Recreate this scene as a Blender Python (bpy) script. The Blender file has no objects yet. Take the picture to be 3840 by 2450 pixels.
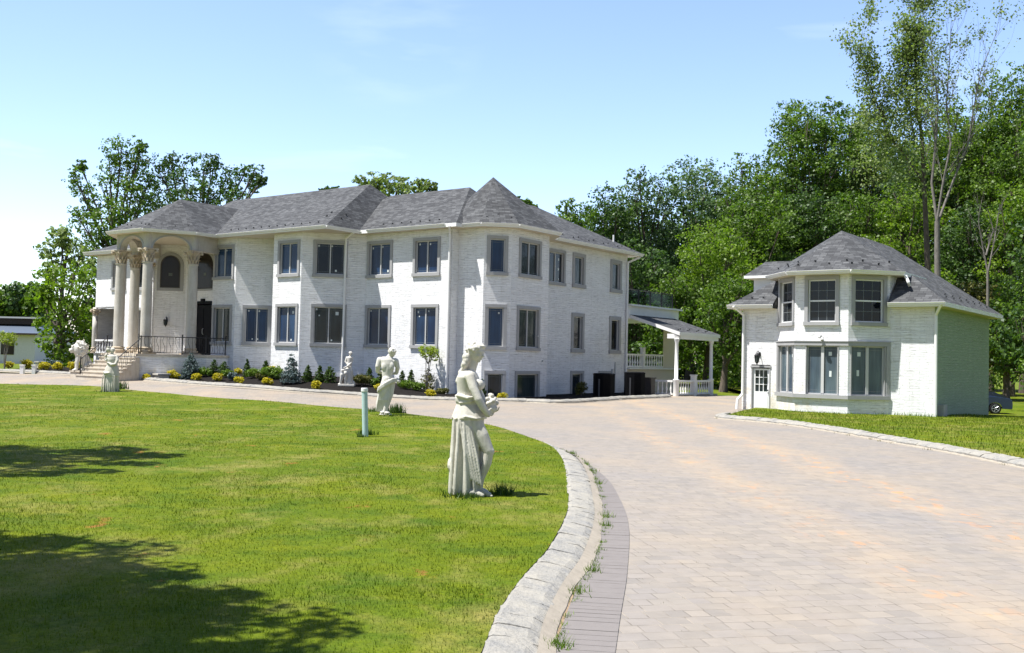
import bpy, bmesh, math, random
import numpy as np
from mathutils import Vector, Matrix
PI=math.pi
random.seed(7); RNG=np.random.default_rng(7)
sc=bpy.context.scene; C=sc.collection
# ---------------------------------------------------------------- camera model
F,PITCH,ROLL,TH,H=3763.4,.0316,.0225,-.6352,1.67
cp,sp=math.cos(PITCH),math.sin(PITCH); cr,sr=math.cos(ROLL),math.sin(ROLL); ct,st=math.cos(TH),math.sin(TH)
def ray(px,py):
    px,py=px*1.5953,py*1.5953
    u0,v0=px-1920,py-1225
    u=cr*u0+sr*v0; v=-sr*u0+cr*v0
    x,y,z=u/F,1.0,-v/F
    return Vector((x,cp*y-sp*z,sp*y+cp*z))
def tow(x,y,z=0): return Vector((x*ct-y*st,x*st+y*ct,z))
def toh(x,y): return (x*ct+y*st,-x*st+y*ct)
def sm(t): t=max(0.,min(1.,t)); return t*t*(3-2*t)
def T(x,y):
    """height of the land: level, rising a little towards the far end of the house"""
    X,Y=toh(x,y)
    s=sm((-24.5-X)/8.0)
    z=.31*s*sm((Y-20.5)/5.5)
    if Y>27: z+=.34*s*sm((Y-27)/2.6)*sm((X+60)/10)*(1-sm((Y-40)/12))
    z-=.28*sm((x-14.5)/4.5)*sm((y-32)/8)
    return z
def G(px,py):
    """where on the land a point of the photograph lies"""
    r=ray(px,py); f=lambda t:H+r.z*t-T(r.x*t,r.y*t)
    t=3.
    while f(t)>0 and t<400: t+=.25
    a,b=t-.25,t
    for _ in range(30):
        t=(a+b)/2
        if f(t)>0: a=t
        else: b=t
    return Vector((r.x*t,r.y*t,T(r.x*t,r.y*t)))
def W(px,py,d):
    r=ray(px,py); return Vector((r.x*d,d*1.0*r.y,H+r.z*d))
# ---------------------------------------------------------------- mesh builder
class MB:
    def __init__(s): s.v=[];s.f=[];s.m=[];s.sm=[]
    def add(s,vs,fs,m=0,smooth=False):
        o=len(s.v); s.v+= [tuple(p) for p in vs]
        for f in fs: s.f.append([o+i for i in f]); s.m.append(m); s.sm.append(smooth)
    def poly(s,pts,m=0): s.add(pts,[list(range(len(pts)))],m)
    def box(s,x0,x1,y0,y1,z0,z1,m=0,fr=None):
        p=[(x,y,z) for z in (z0,z1) for y in (y0,y1) for x in (x0,x1)]
        if fr: p=[fr(*q) for q in p]
        s.add(p,[(0,2,3,1),(4,5,7,6),(0,1,5,4),(2,6,7,3),(0,4,6,2),(1,3,7,5)],m)
    def ring(s,rings,m=0,smooth=True,cap=True,closed=True):
        n=len(rings[0]); vs=[p for r in rings for p in r]; fs=[]
        for i in range(len(rings)-1):
            for j in range(n if closed else n-1):
                k=(j+1)%n; fs.append((i*n+j,i*n+k,(i+1)*n+k,(i+1)*n+j))
        s.add(vs,fs,m,smooth)
        if cap:
            s.add(rings[0],[list(range(n))[::-1]],m); s.add(rings[-1],[list(range(n))],m)
    def lathe(s,prof,cx=0,cy=0,n=20,m=0,cap=True,rot=0):
        s.ring([[(cx+r*math.cos(2*PI*j/n+rot),cy+r*math.sin(2*PI*j/n+rot),z) for j in range(n)] for r,z in prof],m,True,cap)
    def tube(s,pts,rads,n=8,m=0,cap=True,smooth=True):
        pts=[Vector(p) for p in pts]
        if not hasattr(rads,'__len__'): rads=[rads]*len(pts)
        rings=[];up=None
        for i,p in enumerate(pts):
            d=(pts[min(i+1,len(pts)-1)]-pts[max(i-1,0)])
            if d.length<1e-9: d=Vector((0,0,1))
            d.normalize()
            if up is None: up=d.orthogonal().normalized()
            a=(up-d*up.dot(d))
            a=a.normalized() if a.length>1e-6 else d.orthogonal().normalized()
            up=a; b=d.cross(a)
            rings.append([p+(a*math.cos(2*PI*j/n)+b*math.sin(2*PI*j/n))*rads[i] for j in range(n)])
        s.ring(rings,m,smooth,cap)
    def ball(s,c,rx,ry=None,rz=None,n=12,k=8,m=0,rot=None):
        ry=ry or rx; rz=rz or rx; rings=[]
        for i in range(1,k):
            a=PI*i/k; rings.append([Vector((rx*math.sin(a)*math.cos(2*PI*j/n),ry*math.sin(a)*math.sin(2*PI*j/n),-rz*math.cos(a))) for j in range(n)])
        if rot: rings=[[rot@p for p in r] for r in rings]
        s.ring([[p+Vector(c) for p in r] for r in rings],m,True,True)
    def mesh(s,name,mats,org=(0,0,0)):
        me=bpy.data.meshes.new(name)
        me.from_pydata([(a-org[0],b-org[1],c-org[2]) for a,b,c in s.v],[],s.f)
        for m in (mats if isinstance(mats,(list,tuple)) else [mats]): me.materials.append(m)
        me.polygons.foreach_set('material_index',s.m); me.polygons.foreach_set('use_smooth',s.sm)
        uvl=me.uv_layers.new(name='uv'); uv=np.zeros((len(me.loops),2),'f')
        V=s.v
        for p in me.polygons:
            n=p.normal; t=Vector((-n.y,n.x,0))
            t=t.normalized() if t.length>.05 else Vector((1,0,0))
            b=n.cross(t)
            for li in p.loop_indices:
                q=Vector(V[me.loops[li].vertex_index]); uv[li]=(q.dot(t),q.dot(b))
        uvl.data.foreach_set('uv',uv.ravel()); me.update()
        return me
def link(name,me,parent=None,loc=(0,0,0)):
    o=bpy.data.objects.new(name,me); C.objects.link(o); o.location=loc
    if parent: o.parent=parent
    return o
def tag(o,label=None,cat=None,group=None,kind=None):
    if label: o['label']=label
    if cat: o['category']=cat
    if group: o['group']=group
    if kind: o['kind']=kind
    return o
def empty(name,loc,rz=0):
    o=bpy.data.objects.new(name,None); C.objects.link(o); o.location=loc; o.rotation_euler=(0,0,rz); o.empty_display_size=.3
    return o
def fastmesh(name,verts,nper,mats,midx=None,attr=None,smooth=False):
    """one mesh of many n-gons that share no points"""
    verts=np.asarray(verts,'f').reshape(-1,3); nv=len(verts); nf=nv//nper
    me=bpy.data.meshes.new(name); me.vertices.add(nv); me.vertices.foreach_set('co',verts.ravel())
    me.loops.add(nv); me.loops.foreach_set('vertex_index',np.arange(nv,dtype='i'))
    me.polygons.add(nf); me.polygons.foreach_set('loop_start',np.arange(0,nv,nper,dtype='i'))
    for m in mats: me.materials.append(m)
    if midx is not None: me.polygons.foreach_set('material_index',np.asarray(midx,'i'))
    if attr is not None:
        a=me.attributes.new('tint','FLOAT','FACE'); a.data.foreach_set('value',np.asarray(attr,'f'))
    me.update(calc_edges=True); me.validate()
    return me
# ---------------------------------------------------------------- materials
class NT:
    def __init__(s,name):
        s.mat=bpy.data.materials.new(name); s.mat.use_nodes=True; s.t=s.mat.node_tree; s.t.nodes.clear()
        s.out=s.n('ShaderNodeOutputMaterial')
    def n(s,typ,**kw):
        nd=s.t.nodes.new(typ)
        for k,v in kw.items():
            if k in nd.inputs: s.set(nd.inputs[k],v)
            else: setattr(nd,k,v)
        return nd
    def set(s,inp,v):
        if isinstance(v,bpy.types.NodeSocket): s.t.links.new(v,inp)
        elif isinstance(v,(tuple,list)) and inp.type=='RGBA' and len(v)==3: inp.default_value=(*v,1)
        else: inp.default_value=v
    def co(s,which='Object',scale=(1,1,1),rot=(0,0,0)):
        if which=='UV': o=s.n('ShaderNodeUVMap').outputs[0]
        else: o=s.n('ShaderNodeTexCoord').outputs[which]
        return s.n('ShaderNodeMapping',Vector=o,Scale=scale,Rotation=rot).outputs[0]
    def noise(s,v,sc,det=4,rough=.6,dist=0):
        return s.n('ShaderNodeTexNoise',Vector=v,Scale=sc,Detail=det,Roughness=rough,Distortion=dist).outputs['Fac']
    def ramp(s,f,stops):
        r=s.n('ShaderNodeValToRGB',Fac=f); e=r.color_ramp.elements
        while len(e)<len(stops): e.new(.5)
        for i,(p,c) in enumerate(stops):
            e[i].position=p; e[i].color=(*c,1) if isinstance(c,(tuple,list)) else (c,c,c,1)
        return r.outputs['Color']
    def mix(s,f,a,b,mode='MIX'):
        m=s.n('ShaderNodeMix',data_type='RGBA',blend_type=mode)
        s.set(m.inputs[0],f); s.set(m.inputs[6],a); s.set(m.inputs[7],b); return m.outputs[2]
    def math(s,op,a,b=0,c=None):
        m=s.n('ShaderNodeMath',operation=op); s.set(m.inputs[0],a); s.set(m.inputs[1],b)
        if c is not None: s.set(m.inputs[2],c)
        return m.outputs[0]
    def bump(s,h,dist,strength=1,nrm=None):
        b=s.n('ShaderNodeBump',Height=h,Distance=dist,Strength=strength)
        if nrm is not None: s.set(b.inputs['Normal'],nrm)
        return b.outputs[0]
    def pbr(s,col,rough=.8,nrm=None,spec=.3,metal=0,**kw):
        p=s.n('ShaderNodeBsdfPrincipled'); s.set(p.inputs['Base Color'],col); s.set(p.inputs['Roughness'],rough)
        s.set(p.inputs['Specular IOR Level'],spec); s.set(p.inputs['Metallic'],metal)
        if nrm is not None: s.set(p.inputs['Normal'],nrm)
        for k,v in kw.items(): s.set(p.inputs[k],v)
        return p.outputs[0]
    def done(s,sh): s.set(s.out.inputs['Surface'],sh); return s.mat
def plain(name,col,rough=.6,spec=.3,var=.06,sc=6,metal=0,bump=0):
    n=NT(name); v=n.co('Object'); f=n.noise(v,sc,5)
    c=n.mix(1,tuple(col),n.ramp(f,[(.25,1-var*2),(.75,1.0)]),'MULTIPLY')
    return n.done(n.pbr(c,rough,n.bump(f,bump) if bump else None,spec,metal))
def m_ledge(name='whitewashed_ledgestone',base=(.82,.815,.805)):
    n=NT(name); v=n.co('UV')
    wob=n.noise(v,3,2); vv=n.n('ShaderNodeVectorMath',operation='ADD'); n.set(vv.inputs[0],v)
    cmb=n.n('ShaderNodeCombineXYZ',Y=n.math('MULTIPLY',wob,.05)); n.set(vv.inputs[1],cmb.outputs[0]); v2=vv.outputs[0]
    hs=[]
    for bw,rh,off in ((.42,.098,.0),(.30,.066,.13)):
        m=n.n('ShaderNodeMapping',Vector=v2,Location=(off,off,0))
        b=n.n('ShaderNodeTexBrick',Vector=m.outputs[0],Scale=1.0,**{'Color1':(0,0,0),'Color2':(1,1,1),'Mortar':(.0,.0,.0),'Mortar Size':.005,'Mortar Smooth':.25,'Bias':0.0,'Brick Width':bw,'Row Height':rh})
        b.offset=.5;b.offset_frequency=2;b.squash=1.5;b.squash_frequency=3
        hs.append(b)
    pick=n.math('GREATER_THAN',n.noise(n.co('UV',(1.2,5,1)),1.3,1),.52)
    h=n.mix(pick,hs[0].outputs['Color'],hs[1].outputs['Color'])
    mor=n.mix(pick,hs[0].outputs['Fac'],hs[1].outputs['Fac'])
    rough=n.noise(n.co('UV',(1,2,1)),26,5)
    hh=n.math('ADD',n.math('MULTIPLY',h,.75),n.math('MULTIPLY',rough,.38))
    hh=n.math('SUBTRACT',hh,n.math('MULTIPLY',mor,.55))
    gap=n.math('GREATER_THAN',n.noise(n.co('UV',(2.0,12,1)),1.3,3),.565)
    c=n.mix(n.math('MULTIPLY',mor,n.math('MULTIPLY',gap,.9)),base,(.40,.385,.36))
    c=n.mix(1,c,n.ramp(n.noise(n.co('UV'),.9,4),[(.3,.93),(.6,1.)]),'MULTIPLY')
    c=n.mix(1,c,n.ramp(h,[(0,.93),(.6,1.)]),'MULTIPLY')
    stk=n.noise(n.co('UV',(3.2,.16,1)),1.5,4,.7)
    c=n.mix(1,c,n.ramp(stk,[(.34,(.93,.925,.915)),(.50,(1,1,1))]),'MULTIPLY')
    dash=n.ramp(n.noise(n.co('UV',(1.6,15,1),(0,0,.0)),1.15,3,.55),[(.60,0.),(.66,.55)]); c=n.mix(dash,c,(.50,.48,.46))
    # red clay splashed onto the foot of the wall
    z=n.n('ShaderNodeSeparateXYZ',Vector=n.co('Object')).outputs[2]
    foot=n.math('MULTIPLY',n.math('SUBTRACT',1,n.n('ShaderNodeMapRange',Value=z,**{'From Min':.75,'From Max':1.15}).outputs[0]),n.ramp(n.noise(n.co('UV'),2.2,4),[(.45,0.),(.7,.6)]))
    xx=n.n('ShaderNodeSeparateXYZ',Vector=n.co('Object')).outputs[0]
    foot=n.math('MULTIPLY',foot,n.math('LESS_THAN',xx,0))
    c=n.mix(foot,c,(.62,.50,.30))
    return n.done(n.pbr(c,.75,n.bump(hh,.019,.85),.25))
def m_shingle():
    n=NT('grey_asphalt_shingles'); v=n.co('UV')
    b=n.n('ShaderNodeTexBrick',Vector=v,Scale=1.0,**{'Color1':(.0,.0,.0),'Color2':(1,1,1),'Mortar':(0,0,0),'Mortar Size':.006,'Mortar Smooth':.3,'Brick Width':.24,'Row Height':.115})
    b.offset=.37;b.offset_frequency=3
    f=b.outputs['Color']
    c=n.ramp(f,[(0,(.062,.063,.064)),(.5,(.095,.097,.098)),(1,(.14,.142,.142))])
    c=n.mix(b.outputs['Fac'],c,(.035,.035,.038))
    c=n.mix(1,c,n.ramp(n.noise(v,1.1,4),[(.3,.8),(.7,1.1)]),'MULTIPLY')
    c=n.mix(.5,c,n.ramp(n.noise(v,90,2),[(.3,.4),(.7,1.0)]),'MULTIPLY')
    # each course casts its lower edge
    y=n.n('ShaderNodeSeparateXYZ',Vector=v).outputs[1]
    saw=n.math('FRACT',n.math('DIVIDE',y,.115))
    hgt=n.math('ADD',n.math('MULTIPLY',saw,-.7),n.math('MULTIPLY',f,.5))
    return n.done(n.pbr(c,.9,n.bump(hgt,.012,.8),.2))
def m_paver():
    n=NT('concrete_pavers'); v=n.co('Object',rot=(0,0,math.radians(-11.4)))
    wn=n.n('ShaderNodeTexNoise',Vector=v,Scale=1.1); 
    def br(bw,rh,off):
        m=n.n('ShaderNodeMapping',Vector=v,Location=off,Rotation=(0,0,0))
        b=n.n('ShaderNodeTexBrick',Vector=m.outputs[0],Scale=1.0,**{'Color1':(0,0,0),'Color2':(1,1,1),'Mortar':(.0,0,0),'Mortar Size':.0042,'Mortar Smooth':.2,'Brick Width':bw,'Row Height':rh})
        b.offset=.5;b.offset_frequency=2;b.squash=.7;b.squash_frequency=2
        return b
    b=br(.205,.165,(0,0,0)); b2=br(.9,.62,(.4,.2,0))
    c=n.ramp(b.outputs['Color'],[(0,(.228,.210,.186)),(.35,(.262,.238,.204)),(.65,(.250,.229,.205)),(1,(.280,.252,.213))])
    big=n.noise(v,.35,3)
    c=n.mix(1,c,n.ramp(big,[(.3,(.94,.94,.96)),(.7,(1.05,1.0,.94))]),'MULTIPLY')
    c=n.mix(1,c,n.ramp(n.noise(v,7,5),[(.3,.9),(.75,1.06)]),'MULTIPLY')
    sep=n.n('ShaderNodeSeparateXYZ',Vector=n.co('Object'))
    X,Y=sep.outputs[0],sep.outputs[1]
    # red clay tracked by tyres along a line from the far side to the near right
    wv=n.math('MULTIPLY',n.math('SUBTRACT',n.noise(n.co('Object',(.2,.35,1)),1.,2),.5),1.2)
    xx=n.math('ADD',X,wv)
    d=n.math('ABSOLUTE',n.math('SUBTRACT',xx,5.15)); d2=n.math('ABSOLUTE',n.math('SUBTRACT',xx,3.2))
    band=n.math('SUBTRACT',1,n.math('MINIMUM',n.math('DIVIDE',d,.75),1))
    band2=n.math('MULTIPLY',n.math('SUBTRACT',1,n.math('MINIMUM',n.math('DIVIDE',d2,.6),1)),.75)
    band=n.math('MAXIMUM',band,band2)
    st=n.noise(n.co('Object',(1,.55,1),(0,0,.33)),1.6,5,.65)
    st2=n.noise(n.co('Object',(1.3,.7,1),(0,0,.33)),3.4,3,.6)
    fa=n.math('MULTIPLY',band,n.ramp(st,[(.36,0.04),(.66,.40)]))
    c=n.mix(fa,c,(.52,.36,.19))
    fb=n.math('MULTIPLY',n.math('MULTIPLY',band,band),n.ramp(st2,[(.57,0.),(.64,.7)]))
    c=n.mix(fb,c,(.54,.25,.09))
    far=n.math('MULTIPLY',n.n('ShaderNodeMapRange',Value=Y,**{'From Min':26.,'From Max':38.}).outputs[0],n.ramp(n.noise(n.co('Object',(1,.5,1)),.6,4),[(.42,0.),(.70,.38)]))
    c=n.mix(far,c,(.46,.33,.20))
    c=n.mix(n.math('MULTIPLY',n.ramp(n.noise(v,.9,3),[(.62,0.),(.75,.25)]),.9),c,(.44,.34,.22))
    c=n.mix(n.ramp(n.noise(n.co('Object',(1,.8,1),(0,0,.2)),.5,5,.65),[(.48,0.),(.72,.45)]),c,(.33,.265,.19))
    c=n.mix(n.ramp(n.noise(v,14,3,.6),[(.60,0.),(.72,.35)]),c,(.17,.155,.135))
    jn=n.math('MULTIPLY',b.outputs['Fac'],n.ramp(n.noise(v,2.3,4),[(.35,.22),(.68,.70)]))
    c=n.mix(jn,c,n.mix(n.ramp(n.noise(v,4,2),[(.4,0.),(.6,1.)]),(.40,.34,.26),(.11,.09,.065)))
    hgt=n.math('SUBTRACT',n.math('MULTIPLY',n.noise(v,30,4),.25),b.outputs['Fac'])
    return n.done(n.pbr(c,.85,n.bump(hgt,.006,.8),.2))
def m_grass(blades=False):
    n=NT('lawn_grass_blades' if blades else 'lawn_turf'); v=n.co('Object')
    a=n.noise(v,.33,4); b=n.noise(v,2.2,5,.65); f=n.noise(v,38,4,.7)
    c=n.mix(n.ramp(a,[(.35,0.),(.65,1.)]),(.090,.128,.003),(.155,.180,.005))
    c=n.mix(n.ramp(b,[(.35,0.),(.7,.7)]),c,(.080,.132,.006))
    # thin spots: straw and bare clay
    dry=n.ramp(n.noise(n.co('Object',(1,.75,1),(0,0,.4)),.85,4,.7),[(.50,0.),(.70,.75)])
    c=n.mix(dry,c,(.26,.225,.065))
    dk=n.ramp(n.noise(n.co('Object',(.8,1,1)),1.9,4,.6),[(.5,0.),(.66,.6)]); c=n.mix(dk,c,(.050,.100,.006))
    clay=n.ramp(n.noise(n.co('Object',(1,.8,1)),1.15,5,.7),[(.645,0.),(.70,.85)])
    c=n.mix(n.math('MULTIPLY',clay,.35 if blades else .8),c,(.34,.13,.04))
    if blades:
        t=n.n('ShaderNodeAttribute',attribute_name='tint').outputs['Fac']
        c=n.mix(1,c,n.ramp(t,[(0,(.6,.7,.5)),(.6,(1.1,1.1,1.)),(1,(1.6,1.35,1.2))]),'MULTIPLY')
        p=n.pbr(c,.6,None,.25)
        tr=n.n('ShaderNodeBsdfTranslucent',Color=n.mix(1,c,(1.1,1.3,.5),'MULTIPLY')).outputs[0]
        m=n.n('ShaderNodeMixShader',Fac=.35); n.set(m.inputs[1],p); n.set(m.inputs[2],tr)
        return n.done(m.outputs[0])
    c=n.mix(1,c,n.ramp(f,[(.25,(.55,.62,.5)),(.5,.95),(.8,(1.35,1.25,1.2))]),'MULTIPLY')
    f2=n.noise(n.co('Object',(1,1,1)),9,4,.7)
    c=n.mix(1,c,n.ramp(f2,[(.25,.78),(.75,1.15)]),'MULTIPLY')
    hh=n.math('ADD',f,n.math('MULTIPLY',f2,2))
    return n.done(n.pbr(c,.9,n.bump(hh,.03,.7),.12))
def m_leaf(name,dark,light,tr=.4,sat=1):
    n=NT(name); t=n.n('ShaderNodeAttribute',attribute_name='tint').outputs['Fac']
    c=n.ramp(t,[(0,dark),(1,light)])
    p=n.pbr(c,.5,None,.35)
    q=n.n('ShaderNodeBsdfTranslucent',Color=n.mix(1,c,(1.25,1.5,.55),'MULTIPLY')).outputs[0]
    m=n.n('ShaderNodeMixShader',Fac=tr); n.set(m.inputs[1],p); n.set(m.inputs[2],q)
    return n.done(m.outputs[0])
def m_bark(name,col):
    n=NT(name); v=n.co('Object',(1,1,.25)); f=n.noise(v,9,6,.7)
    return n.done(n.pbr(n.mix(1,col,n.ramp(f,[(.3,.55),(.7,1.2)]),'MULTIPLY'),.9,n.bump(f,.04),.15))
def m_stone(name,base,stain,amt=.5,low=None):
    n=NT(name); v=n.co('Object')
    a=n.noise(v,2.3,6,.65); b=n.noise(v,24,5,.7)
    c=n.mix(n.ramp(a,[(.42,0.),(.72,amt)]),base,stain)
    sv=n.noise(n.co('Object',(1,1,.14)),7,5,.7); c=n.mix(n.ramp(sv,[(.52,0.),(.70,amt*.75)]),c,tuple(q*.75 for q in stain))
    c=n.mix(1,c,n.ramp(b,[(.3,.86),(.7,1.04)]),'MULTIPLY')
    if low is not None:
        z=n.n('ShaderNodeSeparateXYZ',Vector=v).outputs[2]
        g=n.n('ShaderNodeMapRange',Value=z,**{'From Min':0.,'From Max':low,'To Min':.5,'To Max':0.}).outputs[0]
        c=n.mix(n.math('MULTIPLY',g,n.ramp(a,[(.3,.4),(.6,1.)])),c,(.20,.215,.16))
    return n.done(n.pbr(c,.85,n.bump(b,.006,.6),.2))
def m_granite():
    n=NT('split_granite'); v=n.co('Object')
    a=n.noise(v,55,4,.75); b=n.noise(v,3.5,5,.65); g=n.noise(v,14,4,.6)
    c=n.ramp(a,[(.3,(.11,.108,.10)),(.45,(.235,.228,.208)),(.7,(.315,.295,.255))])
    c=n.mix(n.ramp(b,[(.4,0.),(.7,.7)]),c,(.39,.355,.28))
    return n.done(n.pbr(c,.8,n.bump(n.math('ADD',g,n.math('MULTIPLY',a,.3)),.03,.8),.25))
def m_pane(name,base,film=0):
    n=NT(name); v=n.co('Object')
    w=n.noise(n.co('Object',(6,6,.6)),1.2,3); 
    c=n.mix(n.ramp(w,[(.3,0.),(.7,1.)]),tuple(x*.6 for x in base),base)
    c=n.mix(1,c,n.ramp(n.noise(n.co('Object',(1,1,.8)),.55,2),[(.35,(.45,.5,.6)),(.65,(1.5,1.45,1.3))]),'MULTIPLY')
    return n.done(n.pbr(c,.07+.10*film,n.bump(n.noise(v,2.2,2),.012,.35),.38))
LEDGE=m_ledge(); LEDGEG=m_ledge('shade_painted_ledgestone',(.29,.37,.27)); SHINGLE=m_shingle(); PAVER=m_paver(); TURF=m_grass(); BLADE=m_grass(True); GRANITE=m_granite()  # LEDGEG: green-grey base with the side wall's shade painted into it
WHITE=plain('white_painted_trim',(.80,.79,.76),.45,.35,.04,3)
CREAM=plain('cream_soffit',(.62,.55,.44),.6,.2,.03,2)
TRIM=plain('grey_window_surround',(.36,.357,.352),.75,.2,.05,5,0,.004)
SASH=plain('pale_window_sash',(.52,.515,.50),.4,.4,.03)
SASHW=plain('white_window_sash',(.78,.78,.76),.4,.4,.03)
STICK=plain('white_glass_sticker',(.62,.66,.64),.6,.2,.02)
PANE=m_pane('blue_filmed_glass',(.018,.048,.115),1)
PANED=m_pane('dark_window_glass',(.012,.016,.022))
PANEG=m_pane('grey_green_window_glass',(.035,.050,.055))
IRON=plain('black_wrought_iron',(.018,.018,.02),.5,.4)
BLACKD=plain('black_door_paint',(.006,.006,.008),.6,.15)
COLUMN=m_stone('cast_stone_column',(.54,.51,.455),(.40,.35,.27),.5)
CAPITAL=m_stone('carved_capital_stone',(.55,.47,.36),(.36,.26,.15),.7)
STEPS=m_stone('limestone_steps',(.58,.52,.43),(.42,.33,.23),.6)
STATUE=m_stone('weathered_marble',(.61,.58,.50),(.38,.35,.28),.55,.45)
STATUEW=m_stone('pale_weathered_marble',(.64,.615,.55),(.38,.35,.30),.5)
MULCH=plain('black_mulch',(.022,.019,.017),.95,.1,.3,40,0,.04)
BAND=plain('grey_band_pavers',(.200,.180,.165),.85,.2,.06,9,0,.003)
MORTAR=plain('cream_mortar',(.36,.315,.25),.9,.1,.12,12,0,.01)
SAND=plain('joint_soil',(.34,.25,.16),.95,.1,.25,18,0,.02)
CLAY=plain('clay_soil',(.42,.24,.11),.95,.1,.2,6,0,.02)
PIPE=plain('faded_turquoise_plastic',(.45,.60,.58),.5,.3,.08,8)
ACBLK=plain('black_condenser_metal',(.004,.004,.005),.7,.08)
BARK=m_bark('grey_bark',(.13,.105,.085)); BARKP=m_bark('pale_bark',(.21,.19,.17))
LEAFS={'mid':m_leaf('leaf_mid_green',(.034,.076,.011),(.150,.232,.028)),
 'bright':m_leaf('leaf_bright_green',(.065,.125,.010),(.20,.285,.025),.45),
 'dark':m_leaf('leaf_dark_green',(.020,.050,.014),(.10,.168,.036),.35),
 'blue':m_leaf('leaf_blue_green',(.040,.082,.034),(.145,.215,.088),.35),
 'pale':m_leaf('leaf_pale_green',(.10,.15,.04),(.27,.32,.12),.4),
 'box':m_leaf('boxwood_leaf',(.020,.050,.006),(.070,.120,.012),.2),
 'lime':m_leaf('lime_shrub_leaf',(.060,.120,.008),(.15,.23,.015),.25),
 'gold':m_leaf('gold_shrub_leaf',(.34,.30,.012),(.62,.50,.02),.25),
 'spruce':m_leaf('blue_spruce_needle',(.045,.070,.070),(.13,.18,.175),.1),
 'olive':m_leaf('olive_shrub_leaf',(.05,.06,.010),(.16,.15,.03),.2),
 'spring':m_leaf('spring_green_leaf',(.16,.20,.02),(.34,.40,.05),.45)}
# ---------------------------------------------------------------- land
def sheet(name,pts,dz,step,mat,zf=None,bounds=None):
    bm=bmesh.new(); vs=[bm.verts.new((p[0],p[1],0)) for p in pts]; bm.faces.new(vs)
    bmesh.ops.triangulate(bm,faces=bm.faces[:])
    xs=[p[0] for p in pts]; ys=[p[1] for p in pts]; b=bounds or (min(xs),max(xs),min(ys),max(ys))
    for ax in (0,1):
        k=b[0+2*ax]+step
        while k<b[1+2*ax]:
            co=(k,0,0) if ax==0 else (0,k,0); no=(1,0,0) if ax==0 else (0,1,0)
            bmesh.ops.bisect_plane(bm,geom=bm.verts[:]+bm.edges[:]+bm.faces[:],plane_co=co,plane_no=no,dist=1e-5); k+=step
    for v in bm.verts: v.co.z=T(v.co.x,v.co.y)+dz+(zf(v.co.x,v.co.y) if zf else 0)
    bmesh.ops.recalc_face_normals(bm,faces=bm.faces[:])
    if sum(f.normal.z for f in bm.faces)<0: bmesh.ops.reverse_faces(bm,faces=bm.faces[:])
    me=bpy.data.meshes.new(name); bm.to_mesh(me); bm.free(); me.materials.append(mat)
    return tag(link(name,me),kind='structure')
sheet('ground',[(-900,-60),(900,-60),(900,1500),(-900,1500)],-.16,3.,TURF,None,(-80,60,-3,100))
sheet('driveway',[(-80,-6),(34,-6),(34,51.5),(-80,51.5)],0,1.5,PAVER)
def curve(pts,n=6):
    out=[]; P=[Vector(p[:2]) for p in pts]
    for i in range(len(P)-1):
        a=P[max(i-1,0)];b=P[i];c=P[i+1];d=P[min(i+2,len(P)-1)]
        for k in range(n):
            t=k/n
            out.append(.5*((2*b)+(-a+c)*t+(2*a-5*b+4*c-d)*t*t+(-a+3*b-3*c+d)*t**3))
    out.append(P[-1]); return out
LE=[G(*p) for p in [(0,907),(200,912),(430,935),(640,950),(850,968),(1050,990),(1160,1010),(1250,1040),(1300,1065),(1330,1110),(1336,1180),(1330,1230),(1290,1310),(1230,1380),(1170,1470)]]
LEc=curve([(-60,60),(-35,47)]+[tuple(p) for p in LE]+[(-.2,5.0),(-.7,3.4),(-2.0,1.5),(-5,.2)],6)
LAWNP=LEc+[Vector((-60,-4))]
sheet('lawn',LAWNP,.085,1.2,TURF,lambda x,y:.02*math.sin(x*.9)*math.cos(y*.7))
RC=[G(*p) for p in [(1710,985),(1850,998),(2000,1020),(2130,1043),(2250,1064),(2407,1095)]]
RCc=curve([(6.9,31.6)]+[tuple(p) for p in RC]+[(9.0,13),(9.6,9),(12,4)],5)
sheet('side_lawn',RCc+[Vector((34,4)),Vector((60,30)),Vector((60,95)),Vector((15.5,95)),Vector((13,50)),Vector((9.5,38)),Vector((7.9,34.2))],.07,1.5,TURF)
BC=[G(*p) for p in [(283,888),(400,899.5),(514,908.5),(611,914.5),(705,922.5),(817,930),(971,940),(1177,945.5),(1240,946.5),(1313,949),(1400,944),(1457,940),(1567,935)]]
BCc=curve([tuple(p) for p in BC],5)
hs=lambda *p:Vector(tow(*p)[:2])
sheet('mulch_bed',BCc+[hs(-24,45.2),hs(-25.8,44),hs(-27,34),hs(-40,30.5),hs(-40.5,28.2)],.05,.8,MULCH,lambda x,y:.02*math.sin(x*3)*math.sin(y*2.3))
BL=[G(*p) for p in [(-60,872),(0,874),(100,878),(190,883)]]
BLc=curve([tuple(p) for p in BL],4)
sheet('side_mulch_bed',BLc+[hs(-44.2,29),hs(-50,29.5),hs(-62,34)],.04,1.,MULCH)
backy=[hs(-60,45),(4,51.5),(40,51.5),(60,120),(-120,120)]
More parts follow.
